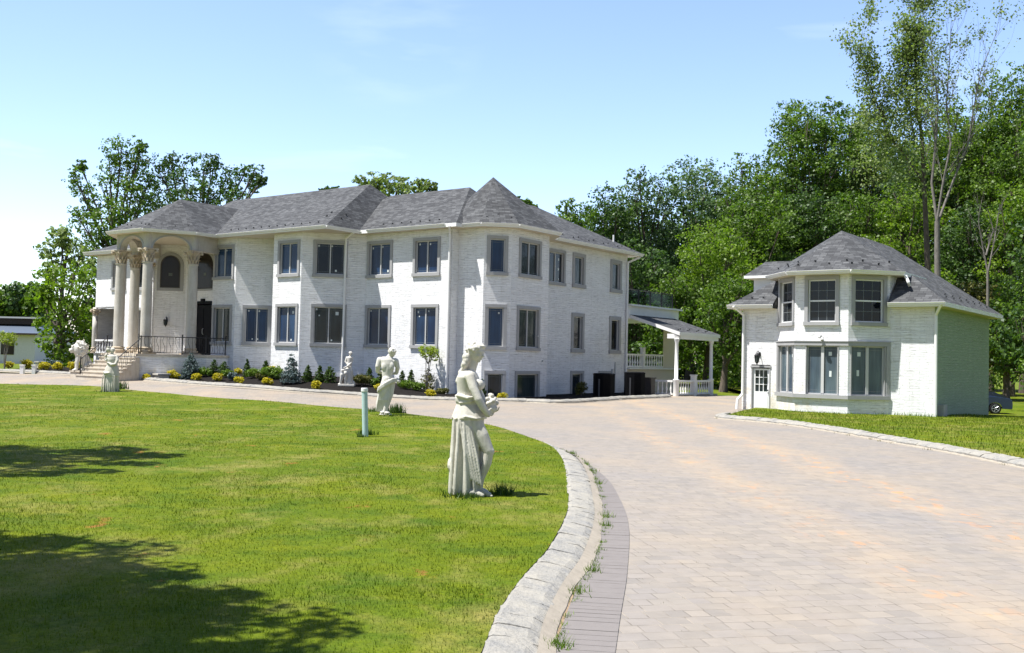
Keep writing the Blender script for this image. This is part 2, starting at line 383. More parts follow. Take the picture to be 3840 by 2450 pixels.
# ---------------------------------------------------------------- kerbs
def kerb(name,pts,width,hin,hout,blk,mat,side=1,mort=.0,seed=1,label=None,wf=None):
    rnd=random.Random(seed); B=MB(); 
    L=[0]
    for a,b in zip(pts,pts[1:]): L.append(L[-1]+(b-a).length)
    def at(s):
        s=max(0,min(L[-1]-1e-6,s))
        for i in range(len(L)-1):
            if L[i+1]>=s: break
        t=(s-L[i])/(L[i+1]-L[i]+1e-9); p=pts[i].lerp(pts[i+1],t)
        j0=max(i-1,0); j1=min(i+2,len(pts)-1); d=(pts[j1]-pts[j0]).normalized(); return p,Vector((d.y,-d.x))*side
    s=0
    while s<L[-1]-.05:
        l=blk*rnd.uniform(.7,1.35); e=min(s+l,L[-1]); K=4; rows=[]
        w=(wf(s) if wf else width)*rnd.uniform(.975,1.025); h1=hin*rnd.uniform(.95,1.05); h0=hout*rnd.uniform(.9,1.1)
        off=rnd.uniform(-.004,.004); tw=rnd.uniform(-.006,.006)
        for k in range(K+1):
            q=s+.001+(e-s-.002)*k/K; p,nm=at(q); z0=T(p.x,p.y); ed=.004 if k in(0,K) else 0; row=[]
            for a,z in ((-.02,-.05),(-.02,h1-ed-.02),(.03,h1-ed),(w*.3,h1*.86+h0*.14-ed),(w*.7,h1*.45+h0*.6-ed),(w-.03,h0-ed),(w,h0-ed-.02),(w,-.05)):
                j=rnd.uniform(-.008,.008)
                row.append((p.x+nm.x*(a+off+tw*(k/K-.5)+j),p.y+nm.y*(a+off+j),z0+z+(rnd.uniform(-.006,.006) if z>0 else 0)))
            rows.append(row)
        n=len(rows[0]); o=len(B.v); B.v+=[q for r in rows for q in r]
        for i in range(K):
            for j in range(n-1):
                B.f.append([o+i*n+j,o+i*n+j+1,o+(i+1)*n+j+1,o+(i+1)*n+j]);B.m.append(0);B.sm.append(False)
        for i in (0,K): B.f.append([o+i*n+j for j in range(n)]);B.m.append(0);B.sm.append(False)
        s=e
    if mort:
        o=[];q=0
        N=int(L[-1]/.12)
        for i in range(N):
            a,na=at(L[-1]*i/N); b,nb=at(L[-1]*(i+1)/N)
            wa=(wf(L[-1]*i/N) if wf else width); wb=(wf(L[-1]*(i+1)/N) if wf else width)
            mw=lambda i:mort*(.82+.10*math.sin(i*.23)+.07*math.sin(i*.61+1)+.04*math.sin(i*1.7)); m0=mw(i); m1=mw(i+1)
            def P(p,nm,d,z): return (p.x+nm.x*d,p.y+nm.y*d,T(p.x,p.y)+z)
            B.poly([P(a,na,wa-.03,.05),P(a,na,wa+m0,.012),P(b,nb,wb+m1,.012),P(b,nb,wb-.03,.05)],1)
            B.poly([P(a,na,wa+m0,.012),P(a,na,wa+m0+.01,-.01),P(b,nb,wb+m1+.01,-.01),P(b,nb,wb+m1,.012)],1)
    return tag(link(name,B.mesh(name,[mat,MORTAR])),kind='structure')
i0=[i for i,p in enumerate(LEc) if p.y<33 and p.x>-9][0]
i1=[i for i,p in enumerate(LEc) if p.y<19.5][0]
kp=LEc[i1:-2]
kerb('lawn_kerb',kp,.32,.095,.04,.30,GRANITE,-1,.075,3,wf=lambda s:min(.32,.10+.09*s))
kerb('bed_kerb',BCc,.24,.16,.10,.42,GRANITE,1,.05,4)
kerb('side_bed_kerb',BLc,.24,.16,.10,.42,GRANITE,1,.05,6)
kerb('side_lawn_kerb',RCc,.28,.13,.08,.34,GRANITE,1,.04,5)
# darker soldier course outside the kerb
BO=[G(*p) for p in [(1270,1040),(1340,1065),(1420,1120),(1460,1180),(1478,1240),(1475,1340),(1460,1440)]]
BOc=curve([tuple(p) for p in BO]+[(.5,5.0),(.1,3.2),(-.9,1.2)],8)
B=MB(); 
def nearest_w(p):
    best=min(range(len(kp)),key=lambda i:(kp[i]-p).length); return kp[best]
acc=0
for i in range(len(BOc)-1):
    a,b=BOc[i],BOc[i+1]; seg=(b-a).length; k=max(1,round(seg/.11))
    d=(b-a).normalized(); nm=Vector((d.y,-d.x))
    for j in range(k):
        p=a.lerp(b,j/k); q=a.lerp(b,(j+1)/k-.02); w=.35 if p.y<14 else .26-.012*(p.y-14)
        w=max(w,.12)
        dz=.006+random.uniform(0,.002)
        B.poly([(p.x,p.y,dz),(q.x,q.y,dz),(q.x+nm.x*w,q.y+nm.y*w,dz),(p.x+nm.x*w,p.y+nm.y*w,dz)][::1],0)
bo=tag(link('driveway_border',B.mesh('driveway_border',[BAND])),kind='structure')
B=MB()
for i in range(len(BOc)-1):
    a,b=BOc[i],BOc[i+1]; d=(b-a).normalized(); nm=Vector((d.y,-d.x))
    B.poly([(a.x+nm.x*.03,a.y+nm.y*.03,.0035),(b.x+nm.x*.03,b.y+nm.y*.03,.0035),(b.x+nm.x*.4,b.y+nm.y*.4,.0035),(a.x+nm.x*.4,a.y+nm.y*.4,.0035)])
tag(link('joint_soil_strip',B.mesh('joint_soil_strip',[SAND])),kind='structure')
# ---------------------------------------------------------------- building helpers (house frame: x along the front, y into the house)
class House:
    def __init__(s,name,ox,oy,label,cat):
        s.o=(ox,oy,0); s.root=tag(empty(name,tow(ox,oy,0),TH),label,cat)
    def part(s,name,B,mats,parent=None,label=None):
        o=link(name,B.mesh(name,mats,s.o),parent or s.root)
        if label: o['label']=label
        return o
class WF:
    """a wall frame: s runs along the wall left to right seen from outside, o points out"""
    def __init__(s,p0,p1):
        s.p0=Vector(p0); s.p1=Vector(p1); d=s.p1-s.p0; s.L=d.length; s.d=d.normalized(); s.out=Vector((s.d.y,-s.d.x))
    def __call__(s,a,o,z): p=s.p0+s.d*a+s.out*o; return (p.x,p.y,z)
    def s_of(s,x=None,y=None):
        if x is not None: return (x-s.p0.x)/s.d.x
        return (y-s.p0.y)/s.d.y
def wall(B,w,z0,z1,holes=(),m=0,off=0):
    ss=sorted({0,w.L}|{h[0] for h in holes}|{h[1] for h in holes}); zs=sorted({z0,z1}|{h[2] for h in holes}|{h[3] for h in holes})
    for i in range(len(ss)-1):
        for j in range(len(zs)-1):
            a=(ss[i]+ss[i+1])/2;z=(zs[j]+zs[j+1])/2
            if any(h[0]<a<h[1] and h[2]<z<h[3] for h in holes): continue
            B.poly([w(ss[i],off,zs[j]),w(ss[i+1],off,zs[j]),w(ss[i+1],off,zs[j+1]),w(ss[i],off,zs[j+1])],m)
def window(Hs,w,s0,s1,z0,z1,n=2,tw=.13,style='film',sash=SASH,sill=True,stick=(),mull=.05,clip=None):
    """outer size of the surround; returns the hole the wall needs"""
    fr=lambda a,o,z:w(a,o,z)
    B=MB(); 
    B.box(s0,s0+tw,-.16,.045,z0+(tw if sill else 0),z1-tw,0,fr); B.box(s1-tw,s1,-.16,.045,z0+(tw if sill else 0),z1-tw,0,fr)
    B.box(s0-.004,s1+.004,-.16,.05,z1-tw,z1,0,fr)
    if sill: B.box(s0-.02,s1+.02,-.16,.085,z0,z0+tw,0,fr)
    wi=Hs.part('window',B,[TRIM])
    a,b,c,d=s0+tw,s1-tw,z0+tw if sill else z0,z1-tw
    B=MB(); e=.042
    B.box(a,a+e,-.13,-.05,c+e,d-e,0,fr);B.box(b-e,b,-.13,-.05,c+e,d-e,0,fr);B.box(a,b,-.13,-.05,d-e,d,0,fr);B.box(a,b,-.13,-.045,c,c+e,0,fr)
    if style=='sash66':
        mz=(c+d)/2; B.box(a+e,b-e,-.125,-.055,mz-.025,mz+.025,0,fr)
    elif n==2:
        mx=(a+b)/2; B.box(mx-mull/2,mx+mull/2,-.125,-.055,c+e,d-e,0,fr)
    Hs.part('sash',B,[sash],wi)
    xs=[(a+e,b-e)] if n==1 else [(a+e,(a+b)/2-mull/2),((a+b)/2+mull/2,b-e)]
    B=MB()
    for x0,x1 in xs:
        B.poly([w(x0,-.095,c+e),w(x1,-.095,c+e),w(x1,-.095,d-e),w(x0,-.095,d-e)],0)
        zz=[(c+e,d-e)]
        if style=='sash66':
            mz=(c+d)/2
            for k in (1,2): xx=x0+(x1-x0)*k/3; B.box(xx-.006,xx+.006,-.094,-.088,c+e,mz-.025,1,fr);B.box(xx-.006,xx+.006,-.094,-.088,mz+.025,d-e,1,fr)
            for q in ((c+e+mz-.025)/2,(d-e+mz+.025)/2): B.box(x0,x1,-.094,-.089,q-.006,q+.006,1,fr)
        elif style in('film','dark','green') and n<3:
            for xx in (x0+.06,x1-.06): B.box(xx-.004,xx+.004,-.094,-.090,c+e,d-e,1,fr)
            for q in (c+e+.07,d-e-.08): B.box(x0,x1,-.094,-.091,q-.004,q+.004,1,fr)
    for (fx,fz,sz) in stick:
        x=a+e+(b-a-2*e)*fx; z=c+e+(d-c-2*e)*fz; B.poly([w(x-sz*.45,-.089,z-sz*.5),w(x+sz*.45,-.089,z-sz*.5),w(x+sz*.45,-.089,z+sz*.5),w(x-sz*.45,-.089,z+sz*.5)],2)
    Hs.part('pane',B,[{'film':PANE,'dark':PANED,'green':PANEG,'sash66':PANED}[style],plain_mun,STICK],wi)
    return (s0+.03,s1-.03,z0+.03,z1-.03)
plain_mun=plain('grey_muntin',(.22,.24,.25),.5)
def hull(planes,box):
    """solid cut from a box by outward planes (point, normal)"""
    bm=bmesh.new(); x0,x1,y0,y1,z0,z1=box
    bmesh.ops.create_cube(bm,size=1); 
    for v in bm.verts: v.co=Vector((x0+(v.co.x+.5)*(x1-x0),y0+(v.co.y+.5)*(y1-y0),z0+(v.co.z+.5)*(z1-z0)))
    for p,n in planes:
        r=bmesh.ops.bisect_plane(bm,geom=bm.verts[:]+bm.edges[:]+bm.faces[:],plane_co=p,plane_no=n,clear_outer=True,dist=1e-6)
        ed=[g for g in r['geom_cut'] if isinstance(g,bmesh.types.BMEdge)]
        if len(ed)>2: bmesh.ops.contextual_create(bm,geom=ed)
    bmesh.ops.recalc_face_normals(bm,faces=bm.faces[:])
    fs=[([tuple(v.co) for v in f.verts],f.normal.copy()) for f in bm.faces]; bm.free(); return fs
def hip(B,eaves,ze,pitches,zb,box,cuts=()):
    """roof over straight eave lines [(p,outward normal)] with a pitch each"""
    P=[]
    for (p,n),k in zip(eaves,pitches):
        n2=Vector((n[0],n[1])).normalized(); P.append((Vector((p[0],p[1],ze)),Vector((n2.x*k,n2.y*k,1)).normalized()))
        P.append((Vector((p[0],p[1],ze)),Vector((n2.x,n2.y,0))))
    P.append((Vector((0,0,zb)),Vector((0,0,-1))))
    for p,n in cuts: P.append((Vector((p[0],p[1],ze)),Vector((n[0],n[1],0))))
    for pts,n in hull(P,box):
        cut=any(abs(n.z)<.01 and n.x*c[0]+n.y*c[1]>.99 and abs((pts[0][0]-p[0])*c[0]+(pts[0][1]-p[1])*c[1])<1e-3 for p,c in cuts)
        B.poly(pts,0 if (n.z>.1 or cut) else (1 if n.z>-.5 else 2))
def fan(B,poly,apex,zb,m=0):
    n=len(poly)
    for i in range(n):
        a,b=poly[i],poly[(i+1)%n]
        B.poly([(a[0],a[1],a[2]),(b[0],b[1],b[2]),apex],0)
        B.poly([(a[0],a[1],zb),(b[0],b[1],zb),(b[0],b[1],b[2]),(a[0],a[1],a[2])],1)
    B.poly([(p[0],p[1],zb) for p in poly][::-1],2)
def gutter(B,pts,z,w=.085,h=.085):
    """K-style gutter run along an eave, polygon points in order"""
    for a,b in zip(pts,pts[1:]):
        d=Vector((b[0]-a[0],b[1]-a[1])); L=d.length; d.normalize(); o=Vector((d.y,-d.x))
        prof=[(0.004,-h),(w*.6,-h),(w*.72,-h*.5),(w,-h*.15),(w,.0),(w*.85,.0),(w*.85,-.012),(.004,-.012)]
        R=[[(a[0]+o.x*x-d.x*0,a[1]+o.y*x,z+y) for x,y in prof],[(b[0]+o.x*x,b[1]+o.y*x,z+y) for x,y in prof]]
        B.ring([[Vector(p) for p in r] for r in R],0,False)
def guards(Hs,a,b,z,pitch,n,off=.32,parent=None,two=True):
    d=Vector((b[0]-a[0],b[1]-a[1])).normalized(); ins=Vector((-d.y,d.x))
    global GUARD
    for k in range(n):
        t=(k+.5)/n; o=off+(.16 if (two and k%2) else 0)
        p=Vector((a[0],a[1])).lerp(Vector((b[0],b[1])),t)+ins*o
        g=link('snow_guard',GUARD,parent or Hs.root,(p.x-Hs.o[0],p.y-Hs.o[1],z+o*pitch)); g.rotation_euler=(0,0,math.atan2(d.y,d.x))
B=MB(); B.box(-.035,.035,0,.02,-.01,.09); B.box(-.02,.02,.02,.12,.0,.035); B.box(-.045,.045,-.02,-.0,.03,.085); GUARD=B.mesh('snow_guard',[IRON]); GUARD.transform(Matrix.Scale(.72,4))
def downspout(Hs,pts,m=WHITE):
    B=MB()
    for a,b in zip(pts,pts[1:]): 
        B.tube([a,b],.052,8,0,True,False)
        B.ball(b,.053,n=8,k=5)
    return Hs.part('downspout',B,[m])
# ---------------------------------------------------------------- the mansion
M_=House('mansion',-37,33,'long two storey white painted stone mansion with grey shingle roofs, bays and corner turret','mansion')
WB=MB(); Z0,ZT=-.35,7.0
U=(5.04,6.67);D_=(2.0,3.86)
def addw(w,wins,z0=Z0,zt=ZT,B=WB,m=0):
    hs_=[]
    for k in wins: hs_.append(window(M_,w,*k[:4],**(k[4] if len(k)>4 else {})))
    wall(B,w,z0,zt,hs_,m)
stA=[(.06,.94,.07),(.56,.94,.07),(.9,.06,.07)]
# left wing, front
wl=WF((-49.45,29.75),(-44.2,29.75)); sx=lambda w,x:w.s_of(x=x)
holes=[window(M_,wl,1.45,2.75,4.74,6.27,n=2,style='dark'),window(M_,wl,3.62,4.85,4.68,6.26,n=2,style='dark'),window(M_,wl,3.75,4.88,1.95,3.82,n=2,style='dark')]
holes.append((0.02,2.6,1.45,3.78))
wall(WB,wl,Z0,6.6,holes)
wc=WF((-44.2,29.75),(-43.15,30.8)); 
def arch_pts(a0,a1,z0,z1,rise,n=14):
    c=(a0+a1)/2; r=(a1-a0)/2; return [(a0,z0),(a1,z0),(a1,z1-rise)]+[(c+r*math.cos(PI*k/n),z1-rise+rise*math.sin(PI*k/n)) for k in range(1,n)]+[(a0,z1-rise)]
def arch_window(w,a0,a1,z0,z1,rise,tw=.15):
    B=MB(); o=arch_pts(a0,a1,z0,z1,rise); i=arch_pts(a0+tw,a1-tw,z0+tw,z1-tw,rise-tw*.8)
    for k in range(len(o)):
        q=(k+1)%len(o)
        B.poly([w(o[k][0],.05,o[k][1]),w(o[q][0],.05,o[q][1]),w(i[q][0],.05,i[q][1]),w(i[k][0],.05,i[k][1])])
        B.poly([w(o[k][0],.05,o[k][1]),w(o[k][0],-.02,o[k][1]),w(o[q][0],-.02,o[q][1]),w(o[q][0],.05,o[q][1])])
        B.poly([w(i[k][0],.05,i[k][1]),w(i[q][0],.05,i[q][1]),w(i[q][0],.008,i[q][1]),w(i[k][0],.008,i[k][1])])
    wi=M_.part('window',B,[TRIM])
    B=MB(); B.poly([w(p[0],.010,p[1]) for p in i],0)
    c=(a0+a1)/2
    e=arch_pts(a0+tw,a1-tw,z0+tw,z1-tw,rise-tw*.8); f=arch_pts(a0+tw+.05,a1-tw-.05,z0+tw+.05,z1-tw-.05,rise-tw*.8)
    for k in range(len(e)):
        q=(k+1)%len(e); B.poly([w(e[k][0],.022,e[k][1]),w(e[q][0],.022,e[q][1]),w(f[q][0],.022,f[q][1]),w(f[k][0],.022,f[k][1])],1)
    B.poly([w(c-.09,.013,z0+.75),w(c+.09,.013,z0+.75),w(c+.09,.013,z0+.9),w(c-.09,.013,z0+.9)],2)
    M_.part('pane',B,[PANEA,TRIM_D,STICKD],wi)
PANEA=plain('dark_bronze_glass',(.022,.018,.014),.12,.25,.0); TRIM_D=plain('dark_bronze_frame',(.07,.06,.05),.5); STICKD=plain('faded_glass_sticker',(.10,.12,.12),.6)
arch_window(wc,.10,1.37,4.66,6.60,.62)
wall(WB,wc,Z0,ZT)
wd=WF((-43.15,30.8),(-40.63,30.8)); arch_window(wd,.74,2.34,4.66,6.62,.75,.09); wall(WB,wd,Z0,ZT,[(.86,2.12,1.5,4.0)])
wall(WB,WF((-40.63,30.8),(-39.58,29.75)),Z0,ZT)
wa=WF((-39.58,29.75),(-37.9,29.75))
addw(wa,[(.05,1.54,*U,dict(stick=stA)),(.05,1.5,*D_,dict(style='green'))])
wb=WF((-37.9,29.75),(-36.595,31.055))
addw(wb,[(.36,1.66,*D_,dict(stick=[(.1,.94,.07),(.6,.94,.07),(.55,.08,.07),(.3,.08,.06)]))])
wall(WB,WF((-36.595,31.055),(-35.29,29.75)),Z0,ZT)
wcc=WF((-35.29,29.75),(-33.44,29.75))
addw(wcc,[(.31,1.74,*U),(.27,1.72,*D_,dict(stick=[(.78,.86,.12),(.7,.06,.08)]))])
wdd=WF((-33.44,29.75),(-31.45,31.74)); 
addw(wdd,[(.49,1.98,*U,dict(style='dark',stick=[(.06,.94,.08),(.56,.94,.07),(.72,.1,.09)])),(.47,2.0,*D_,dict(style='green',stick=[(.05,.96,.08),(.8,.85,.15),(.15,.78,.06),(.62,.07,.07)]))])
we=WF((-31.45,31.74),(-26.54,31.74)); e0=-31.45
addw(we,[(.05,1.57,*U,dict(stick=[(.07,.9,.08),(.56,.93,.07),(.85,.1,.1)])),(2.76,4.27,*U,dict(stick=[(.1,.93,.08),(.6,.92,.08)])),(.03,1.55,*D_,dict(stick=[(.05,.95,.07)])),(2.74,4.25,*D_,dict(stick=[(.12,.9,.09),(.17,.78,.06),(.62,.92,.06)]))])
wall(WB,WF((-26.54,31.74),(-26.54,32.18)),Z0,ZT)
wall(WB,WF((-26.54,32.18),(-25.22,32.18)),Z0,ZT)
wB=WF((-25.22,32.18),(-24.41,32.99))
addw(wB,[(.11,.99,*U,dict(n=1)),(.09,.99,*D_,dict(n=1,stick=[(.75,.88,.07)])),(.12,1.0,-.04,1.15,dict(n=1,style='green',sill=False))])
wC=WF((-24.41,32.99),(-24.41,35.70))
addw(wC,[(.50,2.10,*U,dict(n=2,style='dark')),(.44,2.10,*D_,dict(n=2,style='green')),(.40,2.16,-.04,1.15,dict(n=1,style='green',sill=False))])
wall(WB,WF((-24.41,35.70),(-25.5,36.79)),Z0,ZT)
wS=WF((-25.5,36.79),(-25.5,44.35)); y0=36.79
addw(wS,[(37.15-y0,38.62-y0,*U,dict(n=2,style='dark',stick=[(.78,.8,.1),(.77,.45,.12),(.8,.1,.07)])),(39.24-y0,40.34-y0,*U,dict(n=1,style='green',tw=.17,stick=[(.2,.7,.05)])),(42.67-y0,43.76-y0,*U,dict(n=1,style='green',tw=.17)),
 (39.24-y0,40.34-y0,*D_,dict(n=1,style='dark',tw=.17)),(42.67-y0,43.76-y0,*D_,dict(n=1,style='dark',tw=.17)),(39.25-y0,40.38-y0,-.04,1.15,dict(n=1,style='green',sill=False)),(41.75-y0,42.86-y0,-.04,1.15,dict(n=1,style='green',sill=False))])
for a,b in (((-25.5,44.35),(-32.5,44.35)),((-32.5,44.35),(-32.5,38.3)),((-32.5,38.3),(-49.45,38.3)),((-49.45,38.3),(-49.45,29.75))):
    w=WF(a,b); wall(WB,w,Z0,6.6 if a[0]<-49 else ZT)
M_.part('wall',WB,[LEDGE])
# recessed side porch behind the left wing opening
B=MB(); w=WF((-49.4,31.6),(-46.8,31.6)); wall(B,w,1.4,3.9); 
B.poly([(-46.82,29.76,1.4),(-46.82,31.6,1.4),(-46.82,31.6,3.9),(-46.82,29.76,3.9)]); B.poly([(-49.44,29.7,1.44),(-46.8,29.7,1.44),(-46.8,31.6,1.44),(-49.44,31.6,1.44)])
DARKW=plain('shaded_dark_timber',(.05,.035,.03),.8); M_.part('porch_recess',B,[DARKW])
# low arch board over the opening
B=MB(); pts=[(0.0,3.9),(2.62,3.9)]+[(2.62-2.62*k/12,3.72+.22*math.sin(PI*k/12)-.05) for k in range(13)]
B.poly([wl(a,.03,z) for a,z in pts]); pts2=[wl(a,.03,z) for a,z in pts]; pts3=[wl(a,-.1,z) for a,z in pts]
for k in range(len(pts)): q=(k+1)%len(pts); B.poly([pts2[k],pts2[q],pts3[q],pts3[k]])
M_.part('porch_arch',B,[TRIM])
# door
B=MB(); f=lambda a,o,z:wd(a,o,z)
B.box(.88,2.1,-.12,-.06,1.56,3.96,0,f)
for a0,a1,z0,z1 in ((.98,1.45,1.7,2.45),(1.53,2.0,1.7,2.45),(.98,1.45,2.6,3.8),(1.53,2.0,2.6,3.8)): B.box(a0,a1,-.06,-.045,z0,z1,0,f)
dr=M_.part('door',B,[BLACKD])
B=MB(); B.box(.78,.88,-.15,.03,1.5,4.06,0,f);B.box(2.1,2.2,-.15,.03,1.5,4.06,0,f);B.box(.78,2.2,-.15,.04,4.0,4.14,0,f); B.box(1.38,1.62,.0,.1,4.1,4.26,0,f)
M_.part('door_frame',B,[BLACKD],dr)
B=MB(); B.tube([wd(1.5,-.02,2.5),wd(1.5,.03,2.55),wd(1.5,.03,2.75),wd(1.5,-.02,2.8)],.015); M_.part('handle',B,[SASH],dr)
# roofs
def mroof(name,B): return M_.part(name,B,[SHINGLE,WHITE,CREAM])
E=7.12; k5=.55; r2=.70711
B=MB(); hip(B,[((-33,29.27),(0,-1)),((-31.45,33.9),(1,0)),((-33,38.3),(0,1)),((-44.7,33),(-1,0))],E,[.57,1.33,.57,2.],6.97,(-52,-20,20,50,5,20))
R1=mroof('roof',B)
B=MB(); hip(B,[((-30,31.27),(0,-1)),((-25.98,33),(1,0)),((-30,37.6),(0,1)),((-36,33),(-1,0))],E+.004,[.655,1.1,.655,.6],6.973,(-36,-20,20,50,5,20)); R2=mroof('roof',B)
B=MB(); hip(B,[((-24.92,40),(1,0)),((-28,44.93),(0,1)),((-32.9,40),(-1,0)),((-28,33),(0,-1))],E-.004,[.55,.55,.55,.4],6.976,(-40,-20,20,50,5,20)); R3=mroof('roof',B)
o=.46
tp=[(-26.58,31.72),(-25.03,31.72),(-23.95,32.80),(-23.95,35.89),(-25.03,36.97),(-27.6,36.97),(-28.6,35.9),(-28.6,32.8)]
B=MB(); fan(B,[(x,y,E+.01) for x,y in tp],(-26.32,34.1,9.46),6.979); R4=mroof('turret_roof',B)
# portico roof
pe=[(-38.78,29.9),(-38.72,28.1),(-39.75,26.05),(-42.55,26.05),(-44.4,27.9),(-44.5,29.9)]
ap=(-41.2,28.95,8.9); bk=(-41.2,34.,8.9); B=MB(); zz=7.10
P3=[(x,y,zz) for x,y in pe]
for i in range(1,4): B.poly([P3[i],P3[i+1],ap],0)
B.poly([P3[0][:2]+(zz,),P3[1],ap,bk,(-38.78,34,zz)][1:] if 0 else [(-38.78,34,zz),P3[0],P3[1],ap,bk],0)
B.poly([P3[4],P3[5],(-44.5,34,zz),bk,ap],0)
for i in range(5): a,b=P3[i],P3[i+1]; B.poly([(a[0],a[1],6.96),(b[0],b[1],6.96),b,a],1)
B.poly([(x,y,6.966) for x,y in pe],2)
R5=mroof('portico_roof',B)
# left wing roof
B=MB(); hip(B,[((-46,29.28),(0,-1)),((-49.95,33),(-1,0)),((-46,38.5),(0,1)),((-44.25,33),(1,0))],6.76,[.43,.43,.43,3.],6.62,(-52,-38,20,50,5,20)); R6=mroof('roof',B)
# gutters and snow guards
B=MB()
gutter(B,[(-38.75,29.27),(-31.45,29.27),(-31.45,31.25)],E); gutter(B,[(-31.0,31.27),(-26.55,31.27)],E+.002)
gutter(B,tp[0:4],E+.008); gutter(B,[tp[3],(-24.9,36.84)],E+.008)
gutter(B,[(-24.92,37.0),(-24.92,44.93)],E-.004)
gutter(B,[pe[5],pe[4],pe[3],pe[2],pe[1],pe[0]],zz); gutter(B,[(-49.95,29.28),(-44.5,29.28)],6.78)
M_.part('gutter',B,[WHITE])
guards(M_,(-38.4,29.27),(-32.0,29.27),E,.57,12,two=False); guards(M_,(-31.45,29.4),(-31.45,31.1),E,1.33,4)
guards(M_,(-30.6,31.27),(-26.9,31.27),E,.655,7,two=False)
for a,b,n in ((tp[0],tp[1],3),(tp[1],tp[2],3),(tp[2],tp[3],5)): guards(M_,a,b,E,.82,n)
guards(M_,(-24.92,37.2),(-24.92,44.6),E,.55,11)
guards(M_,pe[2+0],pe[1],zz,.6,4,) ; guards(M_,pe[3],pe[2],zz,.6,5); guards(M_,pe[4],pe[3],zz,.6,5)
downspout(M_,[(-31.5,30.95,6.98),(-32.05,31.05,6.8),(-32.08,31.03,.4)])
downspout(M_,[(-26.3,31.2,7.02),(-26.62,31.66,6.8),(-26.62,31.66,.1)])
downspout(M_,[(-24.98,44.75,6.95),(-25.42,44.28,6.65),(-25.42,44.28,.1)])
B=MB(); B.tube([(-25.9,43.6,7.5),(-25.9,43.6,8.0)],.045,8); M_.part('roof_vent',B,[WHITE])
# portico: floor, columns, arches
pf=[(-42.75,26.12),(-39.95,26.12),(-38.35,28.6),(-38.2,29.9),(-42.2,31.4),(-44.3,30.2),(-44.3,28.2)]
B=MB()
for i in range(len(pf)):
    a,b=pf[i],pf[(i+1)%len(pf)]; B.poly([(a[0],a[1],-.3),(b[0],b[1],-.3),(b[0],b[1],1.40),(a[0],a[1],1.40)])
M_.part('portico_base',B,[LEDGE])
B=MB(); c=(-41.2,28.6); pg=[((x-c[0])*1.02+c[0],(y-c[1])*1.025+c[1]) for x,y in pf]
B.poly([(x,y,1.5) for x,y in pg]); B.poly([(x,y,1.40) for x,y in pg])
for i in range(len(pg)): a,b=pg[i],pg[(i+1)%len(pg)]; B.poly([(a[0],a[1],1.4),(b[0],b[1],1.4),(b[0],b[1],1.5),(a[0],a[1],1.5)])
M_.part('portico_floor',B,[STEPS])
cols=[(-39.2,28.35),(-40.1,26.6),(-42.3,26.65),(-43.85,28.4)]
def column(x,y,z0,z1,r,par=None,ch=.62):
    B=MB(); n=24; B.lathe([(r,z0+.30),(r*1.01,z0+1.2),(r*.985,z0+2.4),(r*.9,z1-ch-.1),(r*.9,z1-ch-.06),(r*1.02,z1-ch-.045),(r*1.02,z1-ch)],x,y,n)
    c=M_.part('column',B,[COLUMN])
    B=MB(); B.lathe([(r*1.42,z0+.08),(r*1.46,z0+.12),(r*1.40,z0+.17),(r*1.15,z0+.19),(r*1.12,z0+.22),(r*1.27,z0+.245),(r*1.22,z0+.28),(r*1.02,z0+.31)],x,y,n)
    B.box(x-r*1.5,x+r*1.5,y-r*1.5,y+r*1.5,z0,z0+.08); M_.part('base',B,[CAPITAL],c)
    B=MB(); q=ch/.62
    B.lathe([(r*.88,z1-ch),(r*.9,z1-ch*.6),(r*1.02,z1-ch*.3),(r*1.3,z1-.085)],x,y,n)
    for row,(zz0,hh,rr,cnt,ph) in enumerate(((z1-ch+.02,.22*q,.95,10,0),(z1-ch+.14*q,.26*q,.98,10,.314))):
        for k in range(cnt):
            a=2*PI*k/cnt+ph; ca,sa=math.cos(a),math.sin(a); R=[]
            for t in range(6):
                tt=t/5; rad=r*(rr+.06*tt+(.34*tt**3))+ (0.0 if tt<.95 else .02); zz=zz0+hh*(tt if tt<.85 else .85-.5*(tt-.85)); wd_=r*.26*(1-tt**3*.6)
                R.append([(x+ca*rad-sa*s_*wd_+ca*e_,y+sa*rad+ca*s_*wd_+sa*e_,zz) for s_,e_ in ((-1,0),(0,.02),(1,0),(0,-.015))])
            B.ring([[Vector(p) for p in rg] for rg in R],0,True)
    for k in range(4):
        a=PI/4+k*PI/2; B.ball((x+math.cos(a)*r*1.62,y+math.sin(a)*r*1.62,z1-.13),.075,.075,.07,8,6)
        B.tube([(x+math.cos(a)*r*.95,y+math.sin(a)*r*.95,z1-ch*.5),(x+math.cos(a)*r*1.2,y+math.sin(a)*r*1.2,z1-.16),(x+math.cos(a)*r*1.62,y+math.sin(a)*r*1.62,z1-.10)],[.03,.04,.05],6)
    pts=[]
    for k in range(4):
        a=PI/4+k*PI/2; b=a+PI/2
        pts+= [(x+math.cos(a-.07)*r*1.95,y+math.sin(a-.07)*r*1.95),(x+math.cos(a+.07)*r*1.95,y+math.sin(a+.07)*r*1.95),(x+math.cos(a+PI/4)*r*1.22,y+math.sin(a+PI/4)*r*1.22)]
    for zA,zB in ((z1-.075,z1),):
        B.ring([[Vector((p[0],p[1],zA)) for p in pts],[Vector((p[0],p[1],zB)) for p in pts]],0,False)
    M_.part('capital',B,[CAPITAL],c)
for x,y in cols: column(x,y,1.5,6.27,.235)
column(-44.35,29.5,1.5,6.05,.15,ch=.4)
